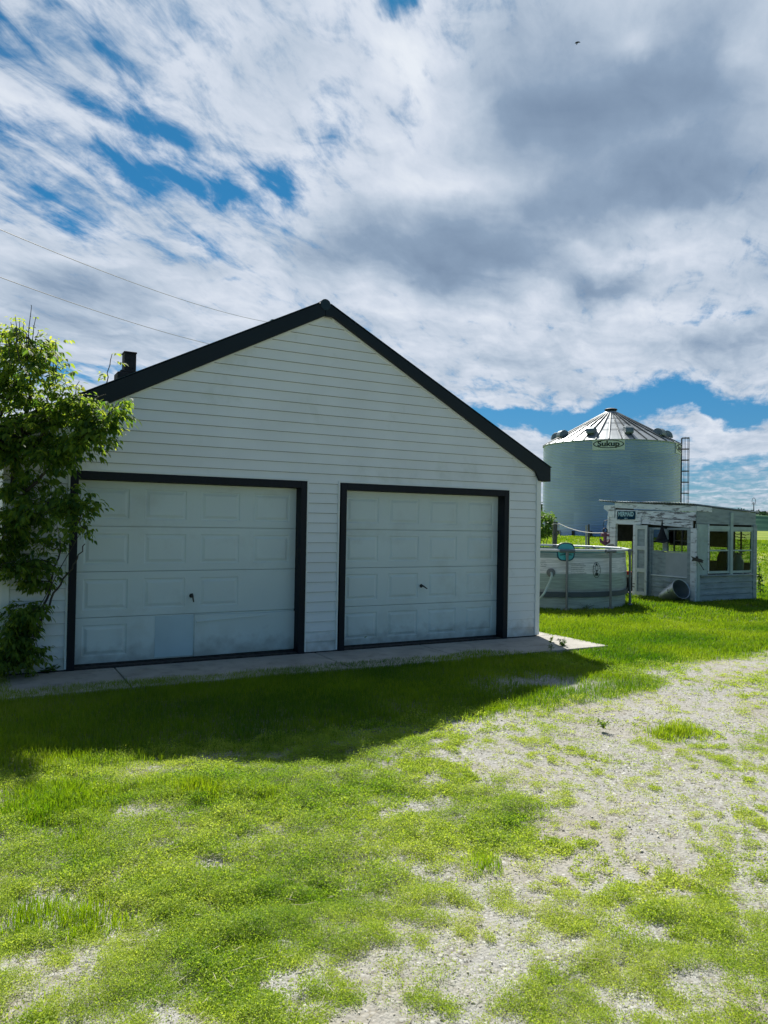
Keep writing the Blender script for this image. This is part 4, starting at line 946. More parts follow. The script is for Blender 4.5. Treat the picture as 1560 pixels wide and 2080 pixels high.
# ------------------------------------------------------------------ pool
PC = np.array([11.59, 4.49]); PR = 2.10; PH = 1.235
def pool():
    T = thing('frame_pool', 'round above-ground frame pool printed like grey planks beside the garage', 'swimming pool', (PC[0], PC[1], 0))
    az = math.atan2(CAM[1] - PC[1], CAM[0] - PC[0])
    M = bpy.data.materials.new('pool_liner_planks'); M.use_nodes = True; t = M.node_tree; b = t.nodes['Principled BSDF']; b.inputs['Roughness'].default_value = .55
    tcn = t.nodes.new('ShaderNodeTexCoord'); sp_ = t.nodes.new('ShaderNodeSeparateXYZ'); t.links.new(tcn.outputs['Object'], sp_.inputs[0])
    mr = t.nodes.new('ShaderNodeMapRange'); t.links.new(sp_.outputs[2], mr.inputs[0]); mr.inputs[1].default_value = 0; mr.inputs[2].default_value = 1.24
    r = t.nodes.new('ShaderNodeValToRGB'); t.links.new(mr.outputs[0], r.inputs[0]); r.color_ramp.interpolation = 'CONSTANT'; e = r.color_ramp.elements
    cols = [(0, (.46, .55, .50)), (.22, (.38, .44, .42)), (.34, (.42, .52, .46)), (.60, (.86, .86, .84)), (.86, (.34, .42, .40)), (.95, (.46, .49, .48))]
    e[0].position = 0; e[0].color = (*cols[0][1], 1); e[1].position = .95; e[1].color = (*cols[-1][1], 1)
    for p_, c_ in cols[1:-1]: k = e.new(p_); k.color = (*c_, 1)
    mp = t.nodes.new('ShaderNodeMapping'); t.links.new(tcn.outputs['Object'], mp.inputs[0]); mp.inputs['Scale'].default_value = (1.6, 1.6, 34)
    nz = t.nodes.new('ShaderNodeTexNoise'); t.links.new(mp.outputs[0], nz.inputs['Vector']); nz.inputs['Scale'].default_value = 1.5; nz.inputs['Detail'].default_value = 7; nz.inputs['Roughness'].default_value = .65
    r2 = t.nodes.new('ShaderNodeValToRGB'); t.links.new(nz.outputs['Fac'], r2.inputs[0]); r2.color_ramp.elements[0].position = .3; r2.color_ramp.elements[0].color = (.50, .51, .51, 1); r2.color_ramp.elements[1].position = .65; r2.color_ramp.elements[1].color = (1.1, 1.08, 1.08, 1)
    mx_ = t.nodes.new('ShaderNodeMix'); mx_.data_type = 'RGBA'; mx_.blend_type = 'MULTIPLY'; mx_.inputs[0].default_value = 1; t.links.new(r.outputs[0], mx_.inputs[6]); t.links.new(r2.outputs[0], mx_.inputs[7]); t.links.new(mx_.outputs[2], b.inputs['Base Color'])
    def rad(z, th): return 1.99 + .035 * math.sin(z / 1.15 * math.pi) + .010 * math.cos(th * 12) * (z / 1.2) + .006 * math.sin(z * 17 + th * 9)
    lb = MB(); n = 96; zs = np.linspace(0, 1.18, 14)
    for z in zs:
        for k in range(n):
            a = 2 * math.pi * k / n; rr_ = rad(z, a - az); lb.v.append((PC[0] + rr_ * math.cos(a), PC[1] + rr_ * math.sin(a), z - .02 * (z == 0)))
    for i in range(len(zs) - 1):
        for k in range(n): lb.f.append((i * n + k, i * n + (k + 1) % n, (i + 1) * n + (k + 1) % n, (i + 1) * n + k))
    ln = lb.build('liner', M, T, smooth=True)
    ib = MB(); ib.lathe([(1.96, .02), (1.97, 1.17)], (PC[0], PC[1], 0), 64); ib.build('inner_liner', mat('inner_liner', (.10, .24, .22), .4), T, smooth=True)
    wb = MB(); wb.lathe([(0, .9), (1.955, .9)], (PC[0], PC[1], 0), 64); wb.build('water_surface', MT['water'], T)
    corners = [az + R(17.2 + 30 * k) for k in range(12)]
    cp = [Vector((PC[0] + PR * math.cos(a), PC[1] + PR * math.sin(a), PH)) for a in corners]
    tr = MB()
    for k in range(12):
        a, b_ = cp[k], cp[(k + 1) % 12]; tr.tube([a + (b_ - a) * .05, b_ - (b_ - a) * .05], .028, 10)
    tr.build('top_rail', MT['tubewhite'], T, smooth=True)
    for k in range(12):
        a = corners[k]; out = Vector((math.cos(a), math.sin(a), 0)); sd_ = Vector((-math.sin(a), math.cos(a), 0)); jb = MB()
        jb.tube([cp[k] - sd_ * .16 + Vector((0, 0, -.012)), cp[k] + Vector((0, 0, -.012)), cp[k] + sd_ * .16 + Vector((0, 0, -.012))], .037, 8); jb.tube([cp[k], cp[k] - Vector((0, 0, .12))], .034, 8); jb.build('rail_joint', MT['tubegrey'], T, smooth=True)
        lg = MB(); f_ = cp[k] + out * .02; f_.z = -.02; lg.tube([cp[k] - Vector((0, 0, .06)), f_], .026, 8); lg.lathe([(.06, 0), (.055, .03), (.03, .04)], (f_.x, f_.y, 0), 10); lg.build('leg', MT['tubegrey'], T, smooth=True)
    st = MB(); st.lathe([(2.055, .255), (2.062, .26), (2.062, .36), (2.055, .365)], (PC[0], PC[1], 0), 96); st.build('strap', MT['strap'], T)
    def lp(u, z, d=.006):        # u metres along the wall (to the camera's right), z height
        th = az + u / 2.0; rr_ = rad(z, th - az) + d; return (PC[0] + rr_ * math.cos(th), PC[1] + rr_ * math.sin(th), z)
    def uz(px, py):             # where a sight line meets the wall
        d = ray(px, py); ox, oy = CAM[0] - PC[0], CAM[1] - PC[1]; A_ = d[0] ** 2 + d[1] ** 2; B_ = 2 * (ox * d[0] + oy * d[1]); C_ = ox * ox + oy * oy - 2.02 ** 2; q = (-B_ - math.sqrt(B_ * B_ - 4 * A_ * C_)) / 2 / A_
        P_ = CAM + d * q; th = math.atan2(P_[1] - PC[1], P_[0] - PC[0]) - az
        th = (th + math.pi) % (2 * math.pi) - math.pi; return th * 2.0, P_[2]
    # lantern emblem: black oval, lamp, rays and foot block
    u0, z0 = uz(1212, 1158); em = MB()
    def ring(a, b_, w_):
        N_ = 40; base = len(em.v)
        for k in range(N_ + 1):
            q = 2 * math.pi * k / N_
            em.v.append(lp(u0 + a * math.cos(q), z0 + b_ * math.sin(q))); em.v.append(lp(u0 + (a - w_) * math.cos(q), z0 + (b_ - w_) * math.sin(q)))
        for k in range(N_): em.f.append((base + 2 * k, base + 2 * k + 1, base + 2 * k + 3, base + 2 * k + 2))
    def poly(pts): em.add([lp(u0 + a, z0 + b_, .007) for a, b_ in pts], [tuple(range(len(pts)))])
    ring(.108, .165, .011)
    poly([(-.038, .095), (.038, .095), (.030, .118), (.012, .132), (.008, .148), (-.008, .148), (-.012, .132), (-.030, .118)])
    for s in (-1, 1): poly([(s * .036, -.01), (s * .026, -.01), (s * .028, .092), (s * .038, .092)])
    poly([(-.03, .0), (.03, .0), (.022, -.02), (.010, -.034), (-.010, -.034), (-.022, -.02)]); poly([(-.042, -.060), (.042, -.060), (.046, -.118), (-.046, -.118)]); poly([(-.012, -.034), (.012, -.034), (.012, -.06), (-.012, -.06)])
    for s in (-1, 1):
        poly([(s * .092, .030), (s * .060, .022), (s * .060, .028), (s * .092, .037)]); poly([(s * .088, -.05), (s * .058, -.03), (s * .058, -.024), (s * .088, -.043)]); poly([(s * .088, .085), (s * .060, .066), (s * .060, .073), (s * .087, .092)])
    em.build('lantern_emblem', MT['ink'], T)
    # small illegible print
    rs = np.random.RandomState(3)
    for (px, py, w_, rows) in ((1160, 1146, .38, 7), (1099, 1140, .14, 4)):
        u1, z1 = uz(px, py)
        for k in range(rows):
            z_ = z1 - k * .038; x = 0; pr = MB()
            while x < w_ * (rs.uniform(.7, 1)):
                s = rs.uniform(.012, .03); h0 = rs.uniform(.004, .012); n = len(pr.v); pr.v += [lp(u1 + x, z_), lp(u1 + x, z_ + h0)]
                if n: pr.f.append((n - 2, n, n + 1, n - 1))
                x += s
            if len(pr.f): pr.build('text_line', MT['greyink'], T)
    # hose fitting and hose
    u1, z1 = uz(1119, 1163); P_ = Vector(lp(u1, z1, .0)); th = az + u1 / 2.0; out = Vector((math.cos(th), math.sin(th), 0)); Mr = Matrix.Translation(P_) @ out.to_track_quat('Z', 'Y').to_matrix().to_4x4()
    ft = MB(); ft.lathe([(.0, .06), (.045, .06), (.05, .03), (.088, .025), (.092, .0), (.092, -.01)], (0, 0, 0), 24, Mr); ft.build('hose_fitting', MT['fitting'], T, smooth=True)
    H_ = thing('pool_hose', 'pale green hose curving down from the pool wall to the grass', 'hose', (P_.x, P_.y, 0)); hb = MB()
    e_ = at(1075, 1235, z=.02); q = [P_ + out * .05, P_ + out * .16 + Vector((-.02, 0, -.08))]
    p1 = at(1112, 1192, dep=15.25); p2 = at(1100, 1212, dep=15.15); pts = [Vector(q[0]), Vector(q[1]), Vector(p1), Vector(p2), Vector(e_), Vector(e_) + Vector((-.6, .2, 0))]
    sm = []
    for i in range(len(pts) - 1):
        a0, a1, a2, a3 = pts[max(i - 1, 0)], pts[i], pts[i + 1], pts[min(i + 2, len(pts) - 1)]
        for k in range(6):
            t_ = k / 6; sm.append(.5 * ((2 * a1) + (a2 - a0) * t_ + (2 * a0 - 5 * a1 + 4 * a2 - a3) * t_ ** 2 + (3 * a1 - a0 - 3 * a2 + a3) * t_ ** 3))
    hb.tube(sm, .024, 8); hb.build('hose', MT['hose'], H_, smooth=True)
    # teal float hung inside the rail by the post
    u1, z1 = uz(1149, 1121); th = az + u1 / 2.0; out = Vector((math.cos(th), math.sin(th), 0)); sd_ = Vector((-math.sin(th), math.cos(th), 0)); o = Vector(lp(u1, 0, .028)); o.z = z1
    Fl = thing('swim_float', 'teal rounded swim float with a dark edge hung on the pool rail', 'swim float', tuple(o))
    def sq(a, r, p=3.2): c, s = math.cos(a), math.sin(a); k = (abs(c) ** p + abs(s) ** p) ** (-1 / p); return k * c * r, k * s * r
    fb = MB(); NN = 36; fb.prism([sq(2 * math.pi * k / NN, .168) for k in range(NN)], lambda x, z: o + sd_ * x + Vector((0, 0, z)) + out * .018, lambda x, z: o + sd_ * x + Vector((0, 0, z)) - out * .004); fb.build('body', MT['teal'], Fl)
    rb = MB(); rb.tube([o + sd_ * sq(a, .18)[0] + Vector((0, 0, sq(a, .18)[1])) + out * .008 for a in np.linspace(0, 2 * math.pi, 41)], .014, 6, cap=False); rb.build('edge_tube', MT['tealrim'], Fl, smooth=True)
    hb = MB(); hb.tube([o + sd_ * -.13 + Vector((0, 0, -.07)) + out * .02, o + Vector((0, 0, -.045)) + out * .028, o + sd_ * .13 + Vector((0, 0, -.065)) + out * .02], .008, 5); hb.build('handle', MT['tealrim'], Fl)
pool()

# ------------------------------------------------------------------ shed
SX, SY, SX1, SY1 = 15.0, 2.75, 17.2, 5.40
def shed():
    T = thing('old_shed', 'weathered white open garden shed with a corrugated roof and peeling boards', 'shed', (SX, SY, 0))
    def rz(x, y): return 2.285 - .055 * (x - SX) + .045 * (y - SY)       # underside of the roof
    # roof: corrugated sheets
    rb = MB(); n = 60
    xs = np.linspace(SX - .10, SX1 + .12, 8); ys = np.linspace(SY - .02, SY1 + .45, n * 3 + 1); A_ = .018
    for x in xs:
        for y in ys:
            sag = .03 * math.sin((y - SY) * 2.1) * .4; rb.v.append((x, y, rz(x, y) + .03 + A_ * math.sin((y - SY) * 2 * math.pi / .085) + sag))
    ny_ = len(ys)
    for i in range(len(xs) - 1):
        for j in range(ny_ - 1): a = i * ny_ + j; rb.f.append((a, a + 1, a + 1 + ny_, a + ny_))
    ro = rb.build('roof', mat('old_roof_sheet', (.13, .17, .17), .55, metal=.4, var=.4, vscale=4), T, smooth=True)
    md = ro.modifiers.new('t', 'SOLIDIFY'); md.thickness = .004
    # left wall faces -X ; boards over the openings
    def L_(y0, y1, z0, z1, t0=0.0, t1=.03): return (SX - t1, min(y0, y1), z0), (SX - t0, max(y0, y1), z1)
    f1 = MB()
    def slab(mb, y0, y1, za0, za1, zb0, zb1, t1=.03, t0=0.0):
        """board on the left wall from y0 (height za0..za1) to y1 (zb0..zb1)"""
        mb.prism([(y0, za0), (y1, zb0), (y1, zb1), (y0, za1)], lambda y, z: (SX - t1, y, z), lambda y, z: (SX - t0, y, z))
    top = lambda y: rz(SX, y)
    slab(f1, SY + .0, SY1 - .08, top(SY) - .14, top(SY) - .005, top(SY1) - .15, top(SY1) - .005, .04); f1.build('fascia_board', MT['shedw'], T, bevel=.004)
    f2 = MB(); slab(f2, SY + .02, 4.54, 1.93, 2.135, 1.99, 2.18, .034); f2.build('header_board', MT['shedpeel'], T, bevel=.004)
    f2 = MB(); slab(f2, 4.545, SY1 - .1, 1.99, 2.19, 2.0, 2.21, .030); slab(f2, 4.42, SY1 - .12, 1.81, 1.985, 1.82, 1.995, .042); f2.build('header_board', MT['shedw'], T, bevel=.004)
    f2 = MB(); slab(f2, SY + .10, 4.41, 1.75, 1.925, 1.84, 1.985, .026); f2.build('header_board', MT['shedpeel'], T, bevel=.004)
    # posts and jambs
    for (y0, y1, z0, z1, t1, mm) in ((SY - .015, SY + .14, .0, 1.745, .045, 'shedw'), (2.895, 2.99, .0, 1.745, .03, 'shedd'), (3.60, 3.72, 1.16, 1.72, .02, 'shedd'), (4.08, 4.17, .0, 1.75, .03, 'shedd'), (4.57, 4.66, -.02, 1.81, .05, 'shedw'), (5.285, 5.49, -.02, 2.0, .035, 'shedw')):
        p_ = MB(); p_.box((SX - t1, y0, z0), (SX + .05, y1, z1)); p_.build('post', MT[mm], T, bevel=.004)
    # ragged end board
    rg = MB(); rs = np.random.RandomState(9); left = [(5.495, -.02), (5.62, -.02)]
    zz = np.linspace(0, 2.33, 26)
    right = [(5.60 + rs.uniform(-.02, .02) - (.10 * max(0, (z - 1.5)) if z > 1.5 else 0) + (.16 if z > 2.15 else 0) + (.03 if 1.1 < z < 1.5 else 0), z) for z in zz]
    rg.prism([(5.495, -.02)] + right + [(5.32, 2.33), (5.32, 2.005), (5.495, 2.005)], lambda y, z: (SX - .05, y, z), lambda y, z: (SX - .01, y, z)); o = rg.build('end_board', MT['shedw'], T); o['label'] = 'ragged torn end board'
    br = MB(); br.tube([(SX - .06, 5.55, 1.93), (SX - .1, 5.62, 1.90), (SX - .1, 5.66, 1.82), (SX - .08, 5.62, 1.62)], .008, 6); br.build('hook', MT['cast'], T)
    # wall under the windows
    pl = MB(); pl.box((SX + .0, 4.171, .0), (SX + .02, 4.569, 1.75)); pl.build('wall_panel', MT['shedd'], T)
    pl = MB(); pl.box((SX + .0, 3.645, .56), (SX + .02, 4.08, 1.15)); pl.build('wall_panel', MT['shedd'], T)
    pl = MB(); pl.box((SX - .012, 2.99, .55), (SX + .012, 3.64, 1.145)); pl.build('wall_panel', mat('light_grey_panel', (.40, .44, .45), .7, var=.08), T)
    # windows in the left wall (frames with bars)
    wf = MB()
    for (a, b) in ((4.08, 3.73), (3.60, 2.99)):
        y0, y1 = b, a; wf.box((SX - .015, y0, 1.15), (SX + .03, y1, 1.175)); wf.box((SX - .016, y0, 1.70), (SX + .03, y1, 1.748))
    wf.box((SX + .0, 2.99, 1.175), (SX + .03, 3.02, 1.70)); wf.box((SX + .0, 4.05, 1.175), (SX + .03, 4.08, 1.70)); wf.box((SX + .0, 3.73, 1.175), (SX + .03, 3.75, 1.70))
    wf.build('window_frame', MT['shedd'], T)
    wf = MB(); wf.box((SX + .005, 3.02, 1.425), (SX + .03, 3.40, 1.445)); wf.box((SX + .004, 3.395, 1.176), (SX + .032, 3.425, 1.70)); wf.box((SX + .006, 3.17, 1.176), (SX + .026, 3.19, 1.70))
    wf.build('window_bars', MT['darkwood'], T)
    # lap boards low on the left wall
    z = 0.0
    lb = MB()
    for k in range(4):
        z0, z1 = .0 + k * .135, .0 + (k + 1) * .135; n = len(lb.v)
        lb.v += [(SX - .022, 2.99, z0), (SX - .022, 4.08, z0), (SX - .004, 4.08, z1), (SX - .004, 2.99, z1), (SX, 2.99, z0), (SX, 4.08, z0)]; lb.f += [(n, n + 1, n + 2, n + 3), (n, n + 1, n + 5, n + 4)]
    lb.box((SX, 2.99, 0), (SX + .02, 4.08, .54)); lb.build('lap_siding', MT['shedd'], T)
    sl = MB(); sl.box((SX - .035, 2.99, .541), (SX - .0125, 4.08, .565)); sl.build('sill_board', MT['shedw'], T)
    # door leaf: narrow, three panels, standing ajar
    dl = MB(); hinge = Vector((SX - .06, 4.545, 0)); dr_ = Vector((-.015, -.40, 0)).normalized(); nr = Vector((-dr_.y, dr_.x, 0)); nr = nr if nr.x < 0 else -nr
    Wd = .40
    def dp(u, z, d): return hinge + dr_ * u + nr * d + Vector((0, 0, z))
    def dbox(mb, u0, u1, z0, z1, d0, d1): mb.add([dp(u, z, d) for d in (d0, d1) for z in (z0, z1) for u in (u0, u1)], [(0, 1, 3, 2), (4, 6, 7, 5), (0, 2, 6, 4), (1, 5, 7, 3), (0, 4, 5, 1), (2, 3, 7, 6)])
    dbox(dl, .0, .075, -.02, 1.80, 0, .035); dbox(dl, Wd - .075, Wd, -.02, 1.80, 0, .035)
    for z0, z1 in ((-.02, .10), (.60, .70), (1.17, 1.27), (1.70, 1.80)): dbox(dl, .075, Wd - .075, z0, z1, .001, .034)
    o = dl.build('door', mat('old_white_door', (.55, .60, .58), .7, var=.10, vscale=5, bump=.3, bscale=30, dirt=(.30, .31, .28), dscale=5, dlim=(.6, .7)), T, bevel=.003)
    dp_ = MB(); dbox(dp_, .075, Wd - .075, .10, 1.70, -.004, .004); dp_.build('door_panel', MT['shedd'], o)  # greyer colour painted into the recesses for the shade of the panel relief
    # front wall faces -Y
    fb = MB(); fb.prism([(SX, 1.86), (SX1, 1.85), (SX1, rz(SX1, SY) - .01), (SX, rz(SX, SY) - .01)], lambda x, z: (x, SY - .006, z), lambda x, z: (x, SY + .02, z))
    fb.prism([(SX + .02, 2.03), (16.19, 2.0), (16.19, 2.02), (SX + .02, 2.05)], lambda x, z: (x, SY - .012, z), lambda x, z: (x, SY - .004, z)); fb.build('upper_boards', MT['shedd'], T)
    fb = MB(); fb.prism([(SX - .03, 2.16), (15.5, 2.145), (15.5, 2.25), (SX - .03, 2.28)], lambda x, z: (x, SY - .03, z), lambda x, z: (x, SY - .007, z)); fb.build('fascia_board', MT['shedw'], T)
    z = .64; sb = MB()
    while z < 1.84:
        zb = min(z + .134, 1.85); n = len(sb.v); x0, x1 = SX + .09, 15.38
        sb.v += [(x0, SY - .024, z), (x1, SY - .024, z), (x1, SY - .008, zb), (x0, SY - .008, zb), (x0, SY, z), (x1, SY, z)]; sb.f += [(n, n + 1, n + 2, n + 3), (n, n + 1, n + 5, n + 4)]; z += .134
    sb.box((SX + .0, SY, .60), (15.4, SY + .02, 1.85)); sb.build('lap_siding', MT['shedg'], T)
    for (x0, x1, z0, z1, t, mm) in ((SX - .0, SX + .09, .0, 1.85, .035, 'shedg'), (15.38, 15.41, .66, 1.85, .034, 'shedw'), (16.19, 16.29, .62, 2.15, .04, 'shedg'), (17.08, 17.22, -.02, 1.85, .035, 'shedd')):
        p_ = MB(); p_.box((x0, SY - t, z0), (x1, SY + .04, z1)); p_.build('post', MT[mm], T, bevel=.004)
    hd = MB(); hd.box((15.42, SY - .02, 1.72), (16.188, SY + .01, 1.815)); hd.box((16.292, SY - .02, 1.72), (17.078, SY + .01, 1.80)); hd.build('window_header', MT['shedg'], T)
    for (x0, x1) in ((15.42, 16.185), (16.295, 17.075)):
        w = MB(); w.box((x0, SY - .01, .66), (x0 + .028, SY + .03, 1.718)); w.box((x1 - .035, SY - .01, .66), (x1, SY + .03, 1.718)); w.box((x0 + .028, SY - .009, 1.685), (x1 - .035, SY + .03, 1.717)); w.box((x0 + .028, SY - .009, 1.20), (x1 - .035, SY + .03, 1.235)); w.box((x0 + .028, SY - .009, .66), (x1 - .035, SY + .03, .72)); w.build('window_frame', MT['shedg'], T)
    gm_ = bpy.data.materials.new('old_window_glass'); gm_.use_nodes = True; t_ = gm_.node_tree
    for n_ in list(t_.nodes): t_.nodes.remove(n_)
    tr_ = t_.nodes.new('ShaderNodeBsdfTransparent'); tr_.inputs[0].default_value = (.62, .68, .66, 1); gl_ = t_.nodes.new('ShaderNodeBsdfGlossy'); gl_.inputs['Roughness'].default_value = .08; fr_ = t_.nodes.new('ShaderNodeValue'); fr_.outputs[0].default_value = .012
    ms_ = t_.nodes.new('ShaderNodeMixShader'); t_.links.new(fr_.outputs[0], ms_.inputs[0]); t_.links.new(tr_.outputs[0], ms_.inputs[1]); t_.links.new(gl_.outputs[0], ms_.inputs[2]); ou_ = t_.nodes.new('ShaderNodeOutputMaterial'); t_.links.new(ms_.outputs[0], ou_.inputs[0])
    for (x0, x1) in ((15.448, 16.15), (16.323, 17.04)):
        for (z0, z1) in ((.72, 1.20), (1.235, 1.685)):
            g_ = MB(); g_.box((x0, SY + .010, z0), (x1, SY + .013, z1)); g_.build('window_pane', gm_, T)
    for (y0, y1) in ((3.75, 4.05), (3.02, 3.60)):
        g_ = MB(); g_.box((SX + .034, y0, 1.176), (SX + .037, y1, 1.70)); g_.build('window_pane', gm_, T)
    sl = MB(); sl.box((SX + .09, SY - .07, .60), (17.08, SY + .03, .635)); sl.build('sill_board', MT['shedd'], T, bevel=.004)
    lb = MB(); zc = [0, .15, .30, .44, .60]
    for k in range(4):
        z0, z1 = zc[k], zc[k + 1]; n = len(lb.v); x0, x1 = SX + .09, 17.08
        lb.v += [(x0, SY - .03, z0), (x1, SY - .03, z0 + .012), (x1, SY - .006, z1), (x0, SY - .006, z1), (x0, SY, z0), (x1, SY, z0)]; lb.f += [(n, n + 1, n + 2, n + 3), (n, n + 1, n + 5, n + 4)]
    lb.box((SX, SY, 0), (SX1, SY + .02, .6)); lb.build('lap_siding', MT['shedd'], T)
    # far walls, open above a low boarding
    bw = MB(); bw.box((SX, SY1 - .02, 0), (SX1, SY1, .38)); bw.box((SX, SY1 - .02, 1.36), (15.75, SY1, 2.30)); bw.box((15.75, SY1 - .021, 1.70), (SX1, SY1, 2.22)); bw.box((SX1 - .02, SY, 0), (SX1, SY1 - .02, .90)); bw.box((SX1 - .02, SY + .75, 1.26), (SX1, SY1 - .02, 2.15)); bw.box((SX1 - .02, SY, 1.72), (SX1, SY + .75, 2.12))
    for x in (15.75, 16.45): bw.box((x - .03, SY1 - .03, .38), (x + .03, SY1 + .01, 1.7))
    for y in (3.35, 4.1): bw.box((SX1 - .03, y - .03, .62), (SX1 + .01, y + .03, 1.72))
    bw.build('rear_wall', MT['darkwood'], T)
    fl = MB(); fl.box((SX + .02, SY + .02, -.02), (SX1 - .02, SY1 - .02, .03)); fl.build('floor_boards', MT['darkwood'], T)
    # sign
    SG = thing('name_sign', 'small dark blue sign with teal lettering above the shed doorway', 'sign', (SX - .04, 4.905, 2.05))
    sb = MB(); sb.box((SX - .060, 4.60, 1.945), (SX - .043, 5.21, 2.165)); sb.build('board', MT['signblue'], SG, bevel=.006)
    text_mesh('MERMAID', .165, lambda x, y, z: (SX - .062, 4.905 - x, 2.082 + y), 'letters', MT['lettering'], SG, bold=.004, sx=.74)
    sm_ = MB()
    for (a, b_, w_) in ((.02, -.035, .02), (-.10, .01, .10)): sm_.box((SX - .0625, 4.905 + b_ - w_ / 2 - .02, 1.970), (SX - .0605, 4.905 + b_ + w_ / 2 - .02, 1.985))
    sm_.build('small_mark', MT['lettering'], SG)
    # witch hat
    H_ = thing('pointed_hat', 'black pointed hat hung over the shed window post', 'hat', (SX - .08, 3.66, 1.45)); hb = MB()
    prof = [(.0, .50), (.012, .46), (.022, .36), (.040, .26), (.075, .14), (.12, .03), (.13, .0)]
    hb.lathe([(r_, z_) for r_, z_ in prof], (SX - .13, 3.66, 1.46), 20); hb.build('crown', MT['felt'], H_, smooth=True)
    hb = MB(); base = len(hb.v); NN = 28
    for (r_, z_) in ((.11, .02), (.13, .0), (.19, -.03), (.215, -.07), (.19, -.045), (.12, -.012)):
        for k in range(NN): a = 2 * math.pi * k / NN; hb.v.append((SX - .13 + r_ * .8 * math.cos(a), 3.66 + r_ * math.sin(a), 1.46 + z_ + .02 * math.sin(3 * a) * (r_ / .2)))
    for i in range(5):
        for k in range(NN): hb.f.append((i * NN + k, i * NN + (k + 1) % NN, (i + 1) * NN + (k + 1) % NN, (i + 1) * NN + k))
    hb.build('brim', MT['felt'], H_, smooth=True)
    # dark lampshade-like basket behind it, hanging inside
    B_ = thing('hanging_basket', 'dark round basket hanging inside the shed behind the hat', 'basket', (SX + .2, 3.50, 1.3)); bb = MB(); bb.lathe([(.02, 1.68), (.14, 1.64), (.19, 1.52), (.17, 1.40), (.08, 1.33), (.0, 1.32)], (SX + .22, 3.56, 0), 20); bb.build('bowl', MT['felt'], B_, smooth=True)
    bb = MB()
    for a in (0, 2.1, 4.2): bb.tube([(SX + .22 + .15 * math.cos(a), 3.56 + .15 * math.sin(a), 1.62), (SX + .22, 3.56, 2.2)], .006, 4)
    bb.build('chain', MT['cast'], B_)
    # fish weathervane
    Fv = thing('fish_ornament', 'black metal fish on a rod at the shed corner', 'ornament', (SX - .0, SY - .12, .8)); fb = MB()
    def fpt(px, py): P_ = at(px, py, Y=SY - .12); return (P_[0], P_[2])
    FP = [fpt(*q) for q in ((1404.5, 1130), (1410, 1132.5), (1414, 1132.3), (1413.5, 1130), (1417.5, 1130), (1418, 1134), (1425, 1136), (1429.5, 1139), (1427, 1140), (1428, 1143.5), (1423, 1142.5), (1418, 1141), (1412, 1139.5), (1405, 1140), (1407.5, 1135))]
    fb.prism(FP, lambda x, z: (x, SY - .126, z), lambda x, z: (x, SY - .112, z)); fb.build('fish', MT['cast'], Fv)
    rb_ = MB(); a_, b_ = at(1419, 1141, Y=SY - .119), at(1430, 1158, Y=SY - .119); rb_.tube([a_, b_], .008, 6); rb_.tube([(a_[0], SY - .119, a_[2] + .02), (a_[0] - .0, SY - .03, a_[2] + .02)], .006, 5); rb_.build('rod', MT['cast'], Fv)
    # tub lying against the wall
    Tb = thing('metal_tub', 'galvanised metal tub tipped on its side against the shed', 'tub', (14.72, 3.3, 0)); tb = MB()
    a_ = Vector(at(1348, 1214, X=14.78)); b_ = Vector(at(1384, 1196, X=14.68)); ax = (b_ - a_); h_ = ax.length; Mr = Matrix.Translation(a_) @ ax.to_track_quat('Z', 'Y').to_matrix().to_4x4()
    tb.lathe([(0, .0), (.145, .0), (.155, .012), (.18, .16), (.181, .165), (.235, h_ - .02), (.248, h_ - .01), (.244, h_), (.228, h_ - .008), (.170, .16), (.135, .02), (0, .02)], (0, 0, 0), 36, Mr); tb.build('body', MT['galv'], Tb, smooth=True)
    hb = MB(); c_ = a_ + ax * .62; sdv = Vector((-1, 0, .15)).normalized(); lat_ = ax.normalized().cross(sdv); hb.tube([c_ + sdv * .20 + lat_ * .05, c_ + sdv * .245 + lat_ * .03, c_ + sdv * .245 - lat_ * .03, c_ + sdv * .20 - lat_ * .05], .007, 6); hb.build('handle', MT['cast'], Tb)
    # things in the shed
    Ch = thing('garden_chair', 'dark wooden chair standing inside the shed behind the left window', 'chair', (15.92, 3.12, .03)); cx, cy = 15.92, 3.12
    for sx_ in (-.2, .2):
        for sy_ in (-.2, .2): q = MB(); q.box((cx + sx_ - .018, cy + sy_ - .018, .03), (cx + sx_ + .018, cy + sy_ + .018, 1.12 if sy_ > 0 else .48)); q.build('leg', MT['darkwood'], Ch)
    q = MB(); q.box((cx - .23, cy - .23, .48), (cx + .23, cy + .23, .51)); q.build('seat', MT['darkwood'], Ch)
    q = MB()
    for z_ in (.72, .88, 1.05): q.box((cx - .18, cy + .19, z_), (cx + .18, cy + .21, z_ + .05))
    q.build('backrest', MT['darkwood'], Ch)
    Tn = thing('draped_cover', 'dark sloping cover leaning inside the shed behind the left window', 'cover', (16.5, 3.15, .03)); q = MB(); q.prism([(16.08, .03), (16.62, .03), (16.62, 1.22), (16.48, 1.24), (16.36, 1.06)], lambda x, z: (x, 3.10, z), lambda x, z: (x, 3.22, z)); q.build('cloth', MT['darkpanel'], Tn, bevel=.03)
    Mc = thing('milk_can', 'pale green milk can on a stand behind the right window', 'milk can', (16.82, 2.96, .03)); q = MB(); q.lathe([(.0, .62), (.13, .62), (.135, .65), (.135, .95), (.08, 1.04), (.075, 1.10), (.11, 1.13), (.11, 1.15), (0, 1.15)], (16.82, 2.96, 0), 24); q.build('body', MT['cancream'], Mc, smooth=True)
    q = MB(); q.box((16.66, 2.82, .03), (17.02, 3.10, .62)); q.build('stand', MT['darkwood'], Mc)
    Dp = thing('dried_branch', 'dried twiggy branch standing behind the right window', 'branch', (16.88, 2.92, .03)); q = MB(); rs = np.random.RandomState(5)
    q.tube([(16.88, 2.92, .03), (16.88, 2.92, 1.7)], [.03, .022], 6)
